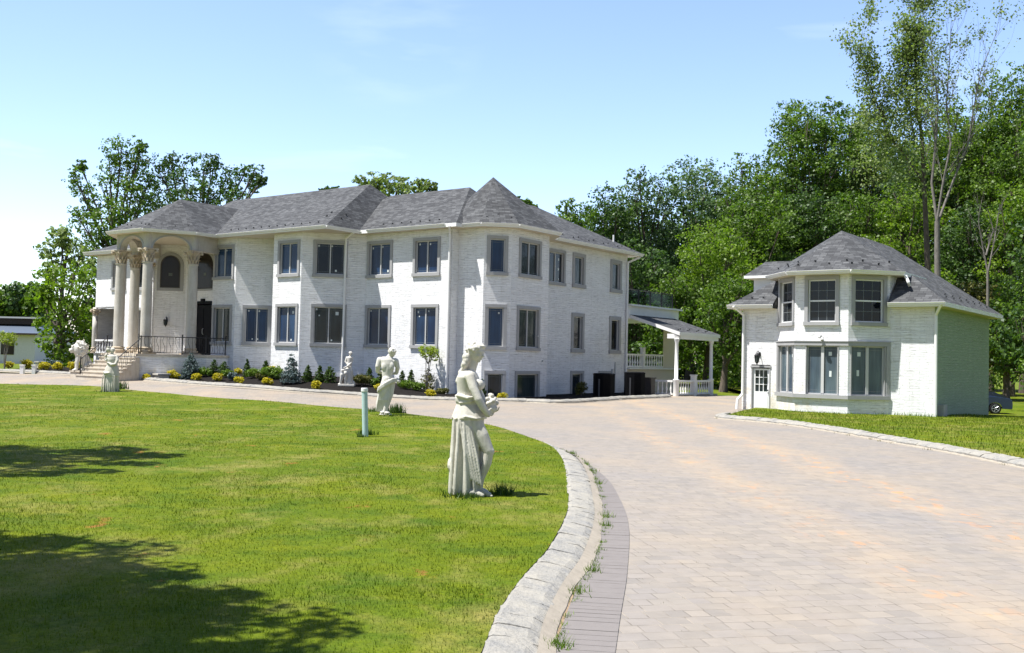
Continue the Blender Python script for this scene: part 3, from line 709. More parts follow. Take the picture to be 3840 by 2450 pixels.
# arcade band
B=MB(); BTS=[]
chain=[(-39.45,29.8)]+cols+[(-44.1,29.8)]
def arcade(a,b,z0,z1,arch=True,rise=.62,inset=.17,th=.34):
    w=WF(b,a); L=w.L; o=th/2      # b,a ordered so that out points away from the door
    if not arch:
        for q in (o,-o): B.poly([w(0,q,z0),w(L,q,z0),w(L,q,z1),w(0,q,z1)])
        B.poly([w(0,o,z0),w(L,o,z0),w(L,-o,z0),w(0,-o,z0)]); return
    n=16; A=[(inset+(L-2*inset)*(.5-.5*math.cos(PI*k/n)),z0+rise*math.sin(PI*k/n)) for k in range(n+1)]
    P=[(0,z0)]+A+[(L,z0)]
    for q in (o,-o):
        for i in range(len(P)-1):
            B.poly([w(P[i][0],q,P[i][1]),w(P[i+1][0],q,P[i+1][1]),w(P[i+1][0],q,z1),w(P[i][0],q,z1)])
    for i in range(len(P)-1): B.poly([w(P[i][0],o,P[i][1]),w(P[i+1][0],o,P[i+1][1]),w(P[i+1][0],-o,P[i+1][1]),w(P[i][0],-o,P[i][1])])
    c_=L/2; BT=MB(); BTS.append(BT)
    for i in range(n):
        p,q=A[i],A[i+1]; f=lambda u:(c_+(u[0]-c_)*1.13,z0+(u[1]-z0)*1.11)
        P0,Q0=f(p),f(q)
        BT.poly([w(p[0],o+.02,p[1]),w(q[0],o+.02,q[1]),w(Q0[0],o+.02,Q0[1]),w(P0[0],o+.02,P0[1])])
        BT.poly([w(P0[0],o+.02,P0[1]),w(Q0[0],o+.02,Q0[1]),w(Q0[0],o-.01,Q0[1]),w(P0[0],o-.01,P0[1])])
        BT.poly([w(p[0],o+.02,p[1]),w(q[0],o+.02,q[1]),w(q[0],o-.01,q[1]),w(p[0],o-.01,p[1])])
arcade(chain[0],chain[1],6.27,6.97,False); arcade(chain[1],chain[2],6.27,6.975,rise=.60); arcade(chain[2],chain[3],6.27,6.973,rise=.6); arcade(chain[3],chain[4],6.27,6.971,rise=.6); arcade(chain[4],chain[5],6.27,6.97,False)
for x,y in cols: B.lathe([(.215,6.272),(.215,6.968)],x,y,16)
ar=M_.part('arcade',B,[COLUMN]); [M_.part('arch_moulding',b_,[TRIM],ar) for b_ in BTS]
# front steps: seven risers fanning down to the drive
B=MB()
for k in range(6):
    d=.21*(k+1); z=1.5-.168*(k+1); e=.02*k
    B.box(-42.6-e,-39.75+e,26.12-d,26.12-d+.21+.0,-.2,z-.04); B.box(-42.63-e,-39.72+e,26.12-d-.03,26.12-d+.21-.03,z-.04,z)
M_.part('steps',B,[STEPS])
# small porch column at the corner of the left wing, balustrade between
column(-49.1,29.55,1.45,3.78,.13,ch=.34)
def turned(x,y,z0,z1,r=.05,m=0,B=None):
    h=z1-z0; B.lathe([(r*.9,z0),(r*.9,z0+h*.08),(r*.5,z0+h*.14),(r*1.1,z0+h*.34),(r*.95,z0+h*.45),(r*.45,z0+h*.68),(r*.45,z0+h*.8),(r*.85,z0+h*.9),(r*.85,z0+h)],x,y,8,m)
def balustrade(Hs,a,b,z,h,n,post=True,mat=WHITE,name='balustrade',bal=True):
    w=WF(a,b); B=MB(); f=lambda s,o,q:w(s,o,q)
    B.box(0,w.L,-.07,.07,z+h-.09,z+h,0,f); B.box(0,w.L,-.06,.06,z,z+.08,0,f)
    rail=Hs.part(name,B,[mat])
    for k in range(n):
        B=MB(); p=w((k+.5)/n*w.L,0,0); turned(p[0],p[1],z+.08,z+h-.09,.05,0,B); Hs.part('baluster',B,[mat],rail)
    return rail
balustrade(M_,(-48.95,29.55),(-46.9,29.55),1.45,.72,8)
# wrought iron railing round the portico floor
def rail(pts,n,h=.66,scroll=True,name='railing'):
    B=MB(); P=[Vector(p) for p in pts]
    B.tube([p+Vector((0,0,h)) for p in P],.02,6); B.tube([p+Vector((0,0,.07)) for p in P],.012,6)
    for p in P: B.tube([p,p+Vector((0,0,h+.06))],.028,6); B.ball(p+Vector((0,0,h+.09)),.035,n=8,k=6)
    for i in range(len(P)-1):
        L=(P[i+1]-P[i]).length; k=max(2,int(L/.13))
        for j in range(1,k):
            q=P[i].lerp(P[i+1],j/k)
            if scroll and j%2==0:
                d=(P[i+1]-P[i]).normalized()
                B.tube([q+Vector((0,0,.07))+d*(.05*math.sin(t/10*2*PI))+Vector((0,0,(h-.07)*t/10)) for t in range(11)],.009,5)
            else: B.tube([q+Vector((0,0,.07)),q+Vector((0,0,h))],.009,5)
    return M_.part(name,B,[IRON])
rail([(-39.98,26.2,1.5),(-38.98,27.75,1.5),(-38.42,28.62,1.5),(-38.3,29.6,1.5)],0,h=.78)
rail([(-42.55,26.25,1.5),(-42.6,25.0,.5)],0,h=.70)
rail([(-39.9,26.25,1.5),(-39.85,25.0,.5)],0,h=.70)
# lanterns
def lantern(Hs,x,y,z,out,s=1.0):
    o=Vector((out[0],out[1],0)); p=Vector((x,y,z)); B=MB()
    B.ball(p,.05*s,.05*s,.08*s,8,6); B.tube([p,p+o*.12*s+Vector((0,0,.1*s)),p+o*.2*s+Vector((0,0,.06*s))],.012*s,6)
    c=p+o*.2*s
    B.lathe([(.015*s,z+.05*s),(.03*s,z+.02*s),(.10*s,z-.05*s),(.095*s,z-.06*s)],c.x,c.y,6); B.lathe([(.06*s,z-.25*s),(.03*s,z-.29*s),(.01*s,z-.33*s)],c.x,c.y,6)
    for k in range(6):
        a=PI/3*k; B.tube([(c.x+.085*s*math.cos(a),c.y+.085*s*math.sin(a),z-.06*s),(c.x+.06*s*math.cos(a),c.y+.06*s*math.sin(a),z-.25*s)],.007*s,4)
    l=Hs.part('lantern',B,[IRON]); B=MB(); B.lathe([(.078*s,z-.06*s),(.054*s,z-.25*s)],c.x,c.y,6,0); Hs.part('lamp_glass',B,[PANEG],l)
lantern(M_,*wc(.62,0,3.25)[:2],3.25,(wc.out.x,wc.out.y),1.2)
# little service boxes on the side wall
B=MB(); B.box(-25.49,-25.42,42.95,43.12,.95,1.25); B.box(-24.4,-24.34,34.9,34.97,2.6,2.66); B.box(-24.4,-24.34,35.3,35.36,1.55,1.61); B.tube([(-25.45,43.25,.1),(-25.45,43.25,1.6)],.03,6); M_.part('meter_box',B,[SASH])
# raised back porch: floor, roof deck, canopy, posts
B=MB(); w=WF((-25.5,44.35),(-25.5,49.9)); wall(B,w,-.3,1.25)
for yy in (44.36,): pass
wall(B,WF((-25.5,48.35),(-25.5,49.9)),1.25,3.8)
M_.part('porch_wall',B,[CREAM])
B=MB(); B.box(-31,-25.42,44.4,49.95,3.80,4.47); M_.part('porch_beam',B,[WHITE])
B=MB(); B.box(-31,-25.25,44.4,50.1,4.47,4.56); B.box(-31,-25.3,44.4,50.05,1.25,1.32); M_.part('porch_deck',B,[WHITE])
rl=balustrade(M_,(-25.5,44.4),(-25.5,48.3),1.34,.70,15)
B=MB(); B.box(-25.6,-25.4,46.02,46.22,1.3,2.34); B.box(-25.63,-25.37,45.99,46.25,2.34,2.38); M_.part('post',B,[WHITE],rl)
B=MB()
for k in range(5): y=44.45+k*1.27; B.tube([(-25.6,y,4.56),(-25.6,y,5.38)],.045,6)
B.box(-25.62,-25.58,44.4,49.6,5.33,5.37); dk=M_.part('deck_railing',B,[IRON])
B=MB(); 
for k in range(4): y=44.5+k*1.27; B.poly([(-25.6,y,4.64),(-25.6,y+1.17,4.64),(-25.6,y+1.17,5.3),(-25.6,y,5.3)])
n=NT('green_tinted_glass'); tb=n.n('ShaderNodeBsdfTransparent',Color=(.16,.26,.20)); gl=n.n('ShaderNodeBsdfGlossy',Roughness=.05,Color=(.5,.6,.6)); mx=n.n('ShaderNodeMixShader',Fac=.05); n.set(mx.inputs[1],tb.outputs[0]); n.set(mx.inputs[2],gl.outputs[0]); GLASSG=n.done(mx.outputs[0])
M_.part('deck_glass',B,[GLASSG],dk)
# canopy roof sloping out from the porch
B=MB(); ya,yb=44.5,48.9; top=[(-25.4,ya,4.02),(-25.4,yb+.6,4.02),(-22.45,yb,3.14),(-22.45,ya-.25,3.14)]
B.poly(top,0); bt=[(x,y,z-.17) for x,y,z in top]; B.poly(bt,2)
for i in range(4): q=(i+1)%4; B.poly([bt[i],bt[q],top[q],top[i]],1)
B.box(-22.75,-22.5,ya-.2,yb-.1,2.80,2.98,1)
B.box(-23.15,-22.5,ya-.2,ya-.03,2.82,3.05,1)
M_.part('canopy_roof',B,[SHINGLE,WHITE,CREAM])
guards(M_,(-22.45,ya),(-22.45,yb-.3),3.14,.3,8)
for y in (44.3,48.2):
    B=MB(); B.lathe([(.14,-.1),(.14,.75),(.155,.78),(.155,.82),(.095,.84),(.085,2.6),(.12,2.7),(.14,2.8)],-22.62,y,16); M_.part('post',B,[WHITE])
b1=balustrade(M_,(-22.62,44.45),(-22.62,48.05),.05,.72,14)
B=MB(); B.box(-22.74,-22.5,46.1,46.34,-.05,1.0); B.box(-22.77,-22.47,46.07,46.37,1.0,1.05); M_.part('post',B,[WHITE],b1)
balustrade(M_,(-24.9,44.3),(-22.78,44.3),.05,.72,9)
B=MB(); B.box(-25.3,-22.6,44.3,49,-.1,.05); M_.part('porch_slab',B,[STEPS])
# ---------------------------------------------------------------- the guest house
G_=House('guest_house',-11.7,37,'small white stone guest house with octagonal front bay and steep grey roof','house')
GB=MB(); gz=-.3; WL=34.7; ew=3.80
holesL=[(.36,1.08,-.12,1.64)]
gl_=WF((-15.04,WL),(-13.70,WL)); wall(GB,gl_,gz,3.7,holesL)
f1=WF((-13.70,34.70),(-12.65,33.65)); f2=WF((-12.65,33.65),(-10.84,33.65)); f3=WF((-10.84,33.65),(-9.79,34.70))
UZ=(3.02,4.70); LZ=(.55,2.47)
def gwin(w,s0,s1,z,**k): return window(G_,w,s0,s1,*z,**k)
# upper windows with white sashes
hF1=[gwin(f1,.09,1.38,UZ,n=1,style='sash66',sash=SASHW,tw=.12)]
hF2=[gwin(f2,.31,1.50,UZ,n=1,style='sash66',sash=SASHW,tw=.12)]
hF3=[gwin(f3,.10,1.36,UZ,n=1,style='sash66',sash=SASHW,tw=.12)]
# lower windows share one surround running round the bay
def lowwin(w,s0,s1,side,stick):
    z0,z1=LZ; a,b,c,d=s0,s1,z0+.13,z1-.13
    f=lambda q,o,z:w(q,o,z)
    B=MB()
    B.box(a-.03,a,-.15,.03,c,d,0,f);B.box(b,b+.03,-.15,.03,c,d,0,f)
    wi=G_.part('window',B,[TRIM]); B=MB(); e=.04
    B.box(a,a+e,-.13,-.05,c+e,d-e,0,f);B.box(b-e,b,-.13,-.05,c+e,d-e,0,f);B.box(a,b,-.13,-.05,d-e,d,0,f);B.box(a,b,-.13,-.05,c,c+e,0,f); mx=(a+b)/2; B.box(mx-.05,mx+.05,-.13,-.04,c+e,d-e,0,f)
    G_.part('sash',B,[SASH],wi); B=MB()
    for x0,x1 in ((a+e,mx-.05),(mx+.05,b-e)):
        B.poly([w(x0,-.095,c+e),w(x1,-.095,c+e),w(x1,-.095,d-e),w(x0,-.095,d-e)],0)
        for xx in (x0+.05,x1-.05): B.box(xx-.004,xx+.004,-.094,-.090,c+e,d-e,1,f)
        for q in (c+e+.1,d-e-.1): B.box(x0,x1,-.094,-.091,q-.004,q+.004,1,f)
    for (fx,fz,sw,sh) in stick:
        x=a+e+(b-a-2*e)*fx; z=c+e+(d-c-2*e)*fz; B.poly([w(x-sw/2,-.088,z-sh/2),w(x+sw/2,-.088,z-sh/2),w(x+sw/2,-.088,z+sh/2),w(x-sw/2,-.088,z+sh/2)],2)
    G_.part('pane',B,[PANEB,plain_mun,STICK],wi)
    return (a-.02,b+.02,c-.01,d+.01)
PANEB=m_pane('light_blue_filmed_glass',(.095,.135,.165),1)
hF1.append(lowwin(f1,.14,1.33,0,[(.8,.8,.07,.12),(.82,.45,.06,.14)])); hF2.append(lowwin(f2,.40,1.47,0,[(.75,.85,.11,.13),(.76,.42,.08,.2)])); hF3.append(lowwin(f3,.12,1.30,0,[(.25,.85,.12,.14),(.22,.45,.09,.2)]))
for w,h in ((f1,hF1),(f2,hF2),(f3,hF3)): wall(GB,w,gz,4.85,h)
B=MB()
def prof_band(pts,z0,z1,o0,o1):
    off=[]
    for k,(w) in enumerate(pts): pass
cs=[(-13.70,34.70),(-12.65,33.65),(-10.84,33.65),(-9.79,34.70)]
def offs(o): t=o*math.tan(PI/8); return [(cs[0][0]-o*r2-0*t,cs[0][1]-o*r2),(cs[1][0]-t,cs[1][1]-o),(cs[2][0]+t,cs[2][1]-o),(cs[3][0]+o*r2,cs[3][1]-o*r2)]
for z0,z1,o1 in ((LZ[0],LZ[0]+.13,.10),(LZ[1]-.13,LZ[1],.055),(LZ[1],LZ[1]+.03,.08)):
    A,Bo=offs(-.01),offs(o1)
    for i in range(3):
        B.poly([(*Bo[i],z0),(*Bo[i+1],z0),(*Bo[i+1],z1),(*Bo[i],z1)])
        for z in (z0,z1): B.poly([(*A[i],z),(*A[i+1],z),(*Bo[i+1],z),(*Bo[i],z)])
    for i in (0,3): B.poly([(*A[i],z0),(*Bo[i],z0),(*Bo[i],z1),(*A[i],z1)])
for w,s0,s1 in ((f1,.0,.11),(f3,w.L-.12 if 0 else f3.L-.13,f3.L)):
    B.box(s0,s1,-.05,.05,LZ[0]+.131,LZ[1]-.131,0,lambda a,o,z,w=w:w(a,o,z))
G_.part('bay_surround',B,[TRIM])
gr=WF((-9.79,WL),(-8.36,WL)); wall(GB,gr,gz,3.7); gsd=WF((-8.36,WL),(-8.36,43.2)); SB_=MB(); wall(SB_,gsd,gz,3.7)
for a,b in (((-8.36,43.2),(-15.04,43.2)),((-15.04,43.2),(-15.04,WL))): wall(GB,WF(a,b),gz,3.7)
# cheeks of the bay above the eaves
for a,b in (((-9.79,34.70),(-9.79,37.)),((-13.70,37.),(-13.70,34.70))): wall(GB,WF(a,b),3.5,4.85)
G_.part('wall',GB,[LEDGE]); G_.part('side_wall',SB_,[LEDGEG],None,'side wall with green shade painted into its colour')
def groof(name,B): return G_.part(name,B,[SHINGLE,WHITE,CREAM])
B=MB(); ev=[((-12,34.27),(0,-1)),((-7.93,38),(1,0)),((-12,43.63),(0,1)),((-15.47,38),(-1,0))]
for cuts in ([((-13.74,0),(1,0))],[((-9.75,0),(-1,0))],[((-13.742,0),(-1,0)),((-9.748,0),(1,0)),((0,35.4),(0,-1))]): hip(B,ev,ew,[.74,.716,1.3,.716],3.66,(-20,0,20,50,2,12),cuts)
gr1=groof('roof',B)
B=MB(); t=.42*math.tan(PI/8); q=[(-14.1,35.1),(-12.65-t,33.23),(-10.84+t,33.23),(-9.35,34.72),(-9.35,36.3),(-12,40.),(-14.1,37)]
q=[(-14.14,34.72),(-12.65-t,33.23),(-10.84+t,33.23),(-9.35,34.72),(-9.35,37.5),(-14.14,37.5)]
apx=(-11.75,35.6,6.48); bkx=(-11.75,38.4,6.48)
for i in range(3): B.poly([(*q[i],4.86),(*q[i+1],4.86),apx],0)
B.poly([(*q[3],4.86),(q[3][0],37.,4.86),bkx,apx],0); B.poly([(*q[0],4.86),apx,bkx,(q[0][0],37.,4.86)],0)
for a,b in ((q[0],q[1]),(q[1],q[2]),(q[2],q[3]),(q[3],(q[3][0],37.6)),((q[0][0],37.),q[0])): B.poly([(*a,4.73),(*b,4.73),(*b,4.86),(*a,4.86)],1)
B.poly([(x,y,4.73) for x,y in q][::-1],2)
groof('bay_roof',B)
# side dormer on the left slope
B=MB(); hip(B,[((-15.55,36.),(-1,0)),((-13,35.9),(0,-1)),((-13,38.2),(0,1))],5.0,[1.6,.55,.55],4.9,(-17,-12,30,45,4,5.62)); groof('dormer_roof',B)
B=MB(); wall(B,WF((-15.25,36.15),(-13.2,36.15)),4.0,4.92); wall(B,WF((-15.25,38.),(-15.25,36.15)),4.0,4.92); G_.part('dormer_wall',B,[WHITE])
B=MB(); gutter(B,[(-15.47,34.27),(-13.76,34.27)],ew); gutter(B,[(-9.74,34.27),(-7.93,34.27)],ew); gutter(B,q[0:4],4.86); G_.part('gutter',B,[WHITE])
guards(G_,q[0],q[1],4.86,.7,4);guards(G_,q[1],q[2],4.86,.7,4);guards(G_,q[2],q[3],4.86,.7,4);guards(G_,(-15.3,34.27),(-14,34.27),ew,.74,3,two=False)
guards(G_,(-7.93,35.5),(-7.93,43),ew,.74,14)
downspout(G_,[(-15.2,34.2,3.75),(-14.98,34.62,3.45),(-14.98,34.62,.55),(-15.1,34.45,.35),(-15.1,34.4,.0)])
downspout(G_,[(-8.05,34.25,3.74),(-8.3,34.62,3.4),(-8.3,34.66,.05)])
downspout(G_,[(-9.32,34.8,4.72),(-9.2,34.7,4.5),(-9.25,35.0,4.42)])
B=MB(); f=lambda a,o,z:gl_(a,o,z)
B.box(.40,1.04,-.10,-.05,-.1,.60,0,f);B.box(.40,.49,-.10,-.05,.60,1.50,0,f);B.box(.95,1.04,-.10,-.05,.60,1.50,0,f);B.box(.49,.95,-.10,-.05,1.44,1.50,0,f);B.box(.49,.95,-.10,-.05,.60,.67,0,f)
for k in (1,2):
    B.box(.49+.46*k/3-.012,.49+.46*k/3+.012,-.095,-.055,.67,1.44,0,f); B.box(.49,.95,-.094,-.056,.67+.77*k/3-.012,.67+.77*k/3+.012,0,f)
for z0,z1 in ((.08,.5),): B.box(.48,.96,-.05,-.04,z0,z1,0,f)
dr=G_.part('door',B,[SASHW]); B=MB(); B.box(.36,.40,-.14,.02,-.12,1.54,0,f);B.box(1.04,1.08,-.14,.02,-.12,1.54,0,f);B.box(.33,1.11,-.14,.04,1.54,1.61,0,f); G_.part('door_frame',B,[TRIM],dr)
B=MB(); B.poly([gl_(.49,-.085,.67),gl_(.95,-.085,.67),gl_(.95,-.085,1.44),gl_(.49,-.085,1.44)]); G_.part('door_glass',B,[PANEG],dr)
B=MB(); B.ball(gl_(.99,-.01,.72),.028,n=8,k=6); B.ball(gl_(.99,-.02,.62),.02,n=8,k=6); G_.part('handle',B,[IRON],dr)
lantern(G_,*gl_(.66,0,2.02)[:2],2.02,(0,-1),1.15)
B=MB(); p=f2(.92,0,2.62); B.ball(p,.05,.03,.05,8,6); B.tube([p,(p[0],p[1]-.16,2.68),(p[0]-.03,p[1]-.2,2.6)],[.03,.035,.05],8); B.tube([p,(p[0]+.05,p[1]-.14,2.6),(p[0]+.07,p[1]-.18,2.52)],[.03,.035,.05],8); G_.part('floodlight',B,[SASH])
B=MB(); B.box(-8.35,-8.15,35.1,35.6,.0,.45); G_.part('meter_box',B,[TRIM])
EXPO=.92
# ---------------------------------------------------------------- plants
def rnd_dirs(n,rng):
    v=rng.normal(size=(n,3)); return v/np.linalg.norm(v,axis=1,keepdims=True)
def leaves(cent,size,rng,out=None,up=.35,flat=1.5):
    """diamond leaves: centres (n,3) -> (n,4,3)"""
    n=len(cent); nrm=rnd_dirs(n,rng)+(out*.9 if out is not None else 0); nrm[:,2]+=up; nrm/=np.linalg.norm(nrm,axis=1,keepdims=True)
    a=np.cross(nrm,rnd_dirs(n,rng)); a/=np.linalg.norm(a,axis=1,keepdims=True)+1e-9; b=np.cross(nrm,a)
    s=(size*rng.uniform(.6,1.25,n))[:,None]; 
    return np.stack([cent-a*s*.5,cent-b*s*.36+nrm*s*.07,cent+a*s*.55,cent+b*s*.36+nrm*s*.07],1)
def crown_mesh(name,blobs,leaf,dens,mat,seed,clump=.33,rot_up=.35,gap=0.,inner=.25):
    """blobs: (x,y,z,rx,ry,rz); many leaf clumps stand on and inside each"""
    rng=np.random.default_rng(seed); allv=[];tint=[]
    for (x,y,z,rx,ry,rz) in blobs:
        R=(rx*ry*rz)**(1/3); nc=int(7.5/clump**1.6); 
        d=rnd_dirs(nc,rng); rad=np.where(rng.random(nc)<inner,rng.uniform(.2,.75,nc),rng.uniform(.72,1.05,nc))
        cc=d*rad[:,None]*np.array([rx,ry,rz])+np.array([x,y,z])
        keep=rng.random(nc)>gap; cc=cc[keep]; d=d[keep]
        cr_=R*clump*rng.uniform(.55,1.3,len(cc))
        for c_,dd,r_ in zip(cc,d,cr_):
            nl=max(6,int(dens*11*r_*r_/(leaf*leaf)))
            p=rnd_dirs(nl,rng)*(rng.random(nl)**.45)[:,None]*r_*np.array([1,1,.62]); o=p/(r_+1e-6)+dd*.5
            L=leaves(p+c_,np.full(nl,leaf),rng,o,rot_up)
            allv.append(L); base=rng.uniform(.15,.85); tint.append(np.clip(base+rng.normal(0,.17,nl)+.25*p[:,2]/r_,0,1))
    V=np.concatenate(allv); tn=np.concatenate(tint)
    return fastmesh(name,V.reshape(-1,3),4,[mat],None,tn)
def limbs(B,base,blobs,r0,seed,trunk_top=.55,n=None):
    rnd=random.Random(seed); base=Vector(base); zs=[b[2] for b in blobs]; cx=sum(b[0] for b in blobs)/len(blobs); cy=sum(b[1] for b in blobs)/len(blobs)
    zt=min(zs)+(max(zs)-min(zs))*trunk_top; tp=[]
    for k in range(7):
        t=k/6; tp.append(Vector((base.x+(cx-base.x)*t*t+rnd.uniform(-.06,.06)*k*.5,base.y+(cy-base.y)*t*t+rnd.uniform(-.06,.06)*k*.5,base.z-.2+(zt-base.z+.2)*t)))
    B.tube(tp,[r0*(1.35 if k==0 else 1)*(1-.11*k) for k in range(7)],8)
    for b in (blobs if n is None else blobs[:n]):
        e=Vector(b[:3]); 
        j=max(1,min(5,int((e.z-base.z)/(zt-base.z+.01)*4))); s=tp[j]
        m=s.lerp(e,.5)+Vector((rnd.uniform(-.2,.2),rnd.uniform(-.2,.2),-.12*(e-s).length*rnd.random())); rr=r0*.3
        B.tube([s,m,e,e+Vector((rnd.uniform(-.2,.2),rnd.uniform(-.2,.2),b[5]*.5))],[rr,rr*.7,rr*.4,rr*.12],6)
        for q in range(3):
            v=Vector((rnd.uniform(-1,1)*b[3],rnd.uniform(-1,1)*b[4],rnd.uniform(-.3,.9)*b[5]))*.8; B.tube([m.lerp(e,.6),e+v*.5,e+v],[rr*.35,rr*.22,rr*.06],4)
def tree(name,base,blobs,leaf,dens,kind,label,seed,group='',r0=.2,bark=None,clump=.33,gap=0.,cat='tree',inner=.25,up=.35):
    root=tag(empty(name,base),label,cat,group or None); bl=[(x-base[0],y-base[1],z-base[2],a,b,c) for x,y,z,a,b,c in blobs]
    B=MB(); limbs(B,(0,0,0),bl,r0,seed); link('trunk',B.mesh('trunk',[bark or BARK]),root)
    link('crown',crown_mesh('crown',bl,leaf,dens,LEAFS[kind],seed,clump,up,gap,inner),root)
    return root
def blobs_px(lst,d,dy=.8,seed=0):
    rnd=random.Random(seed); out=[]
    for it in lst:
        px,py,r=it[:3]; q=it[3] if len(it)>3 else 1
        dd=d+rnd.uniform(-1,1)*dy; p=W(px,py,dd); R=r*1.12*1.5953/F*dd; out.append((p.x,p.y,p.z,R,R*.95,R*q))
    return out
def auto_blobs(px,top,wpx,bot,d,seed,n=18):
    wpx=wpx*1.42
    rnd=random.Random(seed); L=[]; h=bot-top
    for k in range(n):
        t=(k+.5)/n; env=math.sin(PI*min(1,(t*.86+.10)))**.75; r=wpx*rnd.uniform(.15,.23)*(.75+.4*env)
        side=(1 if k%2 else -1)*rnd.uniform(.25,1); x=px+side*(wpx/2*env-r*.55); 
        L.append((x,top+r*.75+t*(h-r*1.5),r,rnd.uniform(.75,.95)))
    for k in range(3): L.append((px+rnd.uniform(-.2,.2)*wpx,top+h*(.25+.25*k),wpx*.27,.9))
    return blobs_px(L,d,wpx*1.5953/F*d*.3,seed)
def wood_tree(px,top,w,bot,d,kind,label,seed,base_px=None,leaf=None,dens=.30,clump=.34,gap=.05,r0=None,bark=None,name='tree'):
    b=auto_blobs(px,top,w,bot,d,seed); p=W(base_px or px,0,d); x=p.x; base=(x,d,T(x,d)-.1)
    return tree(name,base,b,leaf or d*.0029,dens,kind,label,seed,'trees of the wood behind the houses',r0 or .0042*d*.9,bark,clump,gap)
# right hand wood, back row to front row
WOOD=[ # px, top, width, bottom, distance, kind, label
(1345,462,100,760,78,'mid','rounded green tree just right of the mansion roof ridge'),
(1432,436,125,780,82,'dark','dark green tree rising behind the back corner of the mansion roof'),
(1525,385,140,800,84,'blue','bluish green tree above the back corner of the mansion'),
(1640,366,165,800,86,'blue','broad bluish tree with a ragged flat top in the gap between the houses'),
(1762,350,130,790,80,'mid','tall green tree left of the big crown, over the gap between the houses'),
(1880,232,150,600,84,'mid','large rounded crown whose left shoulder sticks out over open sky'),
(1975,222,130,640,86,'mid','tall tree behind the guest house roof with its top among the highest of the wood'),
(2062,235,140,640,88,'pale','pale loose tree standing left of the sparse tall tree'),
(2165,330,150,700,86,'blue','bluish tree behind the bare trunks of the tall dying tree'),
(2262,225,150,700,84,'bright','bright green tree right behind the dying tree'),
(2345,170,150,700,82,'mid','high green crown second from the right edge of the photograph'),
(2425,130,150,720,80,'mid','highest green crown cut by the right edge of the photograph'),
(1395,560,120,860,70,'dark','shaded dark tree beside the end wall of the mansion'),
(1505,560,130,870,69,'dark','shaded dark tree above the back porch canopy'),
(1590,640,120,880,66,'mid','leafy low tree in the gap behind the back porch'),
(1680,520,150,860,67,'bright','bright green maple in the gap left of the guest house roof'),
(1790,440,160,800,72,'mid','full green tree above the dormer of the guest house'),
(1905,430,150,780,73,'dark','darker tree directly above the peak of the guest house'),
(2010,440,150,780,74,'mid','green tree above the right slope of the guest house roof'),
(2125,420,110,800,70,'bright','yellow green maple left of the thick shaded trunk'),
(2180,620,120,860,66,'bright','low yellow green sapling tree touching the guest house roof'),
(2300,470,150,830,72,'dark','dark tree in the shade of the high crowns at the right'),
(2395,420,130,800,70,'bright','bright green tree at the right edge below the highest crown'),
(2290,660,130,900,62,'olive','yellowish understory tree behind the guest house back corner'),
(2385,640,120,900,60,'mid','leafy low tree above the parked car'),
(1720,640,110,850,62,'mid','low green tree at the left wall of the guest house')]
for i,(px,top,w,bot,d,kind,lab) in enumerate(WOOD): wood_tree(px,top,w,bot,d,kind,lab,100+i)
# understory and far wood read as one mass each
for k,(x,y,h) in enumerate(((24.5,31,13),(26,38,15),(24.5,45,14),(28,51,16))):  # trees added to block sky light from the guest house side wall
    rr_=random.Random(70+k); bb=[(x+rr_.uniform(-1.9,1.9),y+rr_.uniform(-2.,2.),(3.4 if k<3 else 1.5)+(h-4.4)*q/13,1.5,1.5,1.2) for q in range(14)]
    tree('tree',(x,y,-.25),bb,.2,.26,('mid','bright','dark','mid')[k],('added sky-blocking tree nearest the camera, at the right edge of the side lawn','added sky-blocking tree at the right edge just behind the parked car','dark tree added at the right edge beyond the parked car to block sky','farthest of the trees added at the right edge to block sky')[k],170+k,'trees along the right edge of the side lawn',.22)
rng=np.random.default_rng(5)
def mass(name,x0,x1,y0,y1,zlo,zhi,n,r,leaf,dens,kind,label,seed,zf=None):
    rr=np.random.default_rng(seed); b=[]
    for k in range(n):
        x=rr.uniform(x0,x1); y=rr.uniform(y0,y1); R=r*rr.uniform(.6,1.3); z=rr.uniform(zlo,zhi) if zf is None else zf(x,rr); b.append((x,y,max(R*.5,z),R,R,R*.8))
    o=link(name,crown_mesh(name,b,leaf,dens,LEAFS[kind],seed,.36)); return tag(o,label,cat='undergrowth',kind='stuff')
def backfill(x,rr):
    top=float(np.interp(x,[3,6,16,20,26,46,60],[9,12.5,15,17,20,24,26])); return rr.uniform(.5,top)
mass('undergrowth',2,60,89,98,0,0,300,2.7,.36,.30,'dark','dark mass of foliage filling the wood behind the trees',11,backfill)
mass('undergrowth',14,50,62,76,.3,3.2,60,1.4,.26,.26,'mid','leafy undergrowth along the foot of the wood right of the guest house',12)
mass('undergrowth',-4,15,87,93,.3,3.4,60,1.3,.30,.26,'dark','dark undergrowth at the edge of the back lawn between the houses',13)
# the tall dying tree and its leafy neighbour
def branchy(B,p,d,L,r,depth,rnd,tips,up=.12,spread=.55):
    p=Vector(p); pts=[p.copy()]; q=p.copy(); dd=Vector(d).normalized(); n=5
    for k in range(n):
        dd=(dd+Vector((rnd.uniform(-1,1),rnd.uniform(-1,1),rnd.uniform(-1,1)))*.10+Vector((0,0,up*.3))).normalized(); q=q+dd*L/n; pts.append(q.copy())
    B.tube(pts,[r*(1-.13*k) for k in range(n+1)],6 if r>.03 else 4)
    tips.append((q.copy(),dd.copy(),depth))
    if depth<=0: return
    for k in range(rnd.choice((2,3,3))):
        j=rnd.choice((2,3,4,5)); s=pts[j]; v=(dd+Vector((rnd.uniform(-1,1),rnd.uniform(-1,1),rnd.uniform(-.2,.9)))*spread).normalized()
        branchy(B,s,v,L*rnd.uniform(.5,.78),r*.52,depth-1,rnd,tips,up,spread)
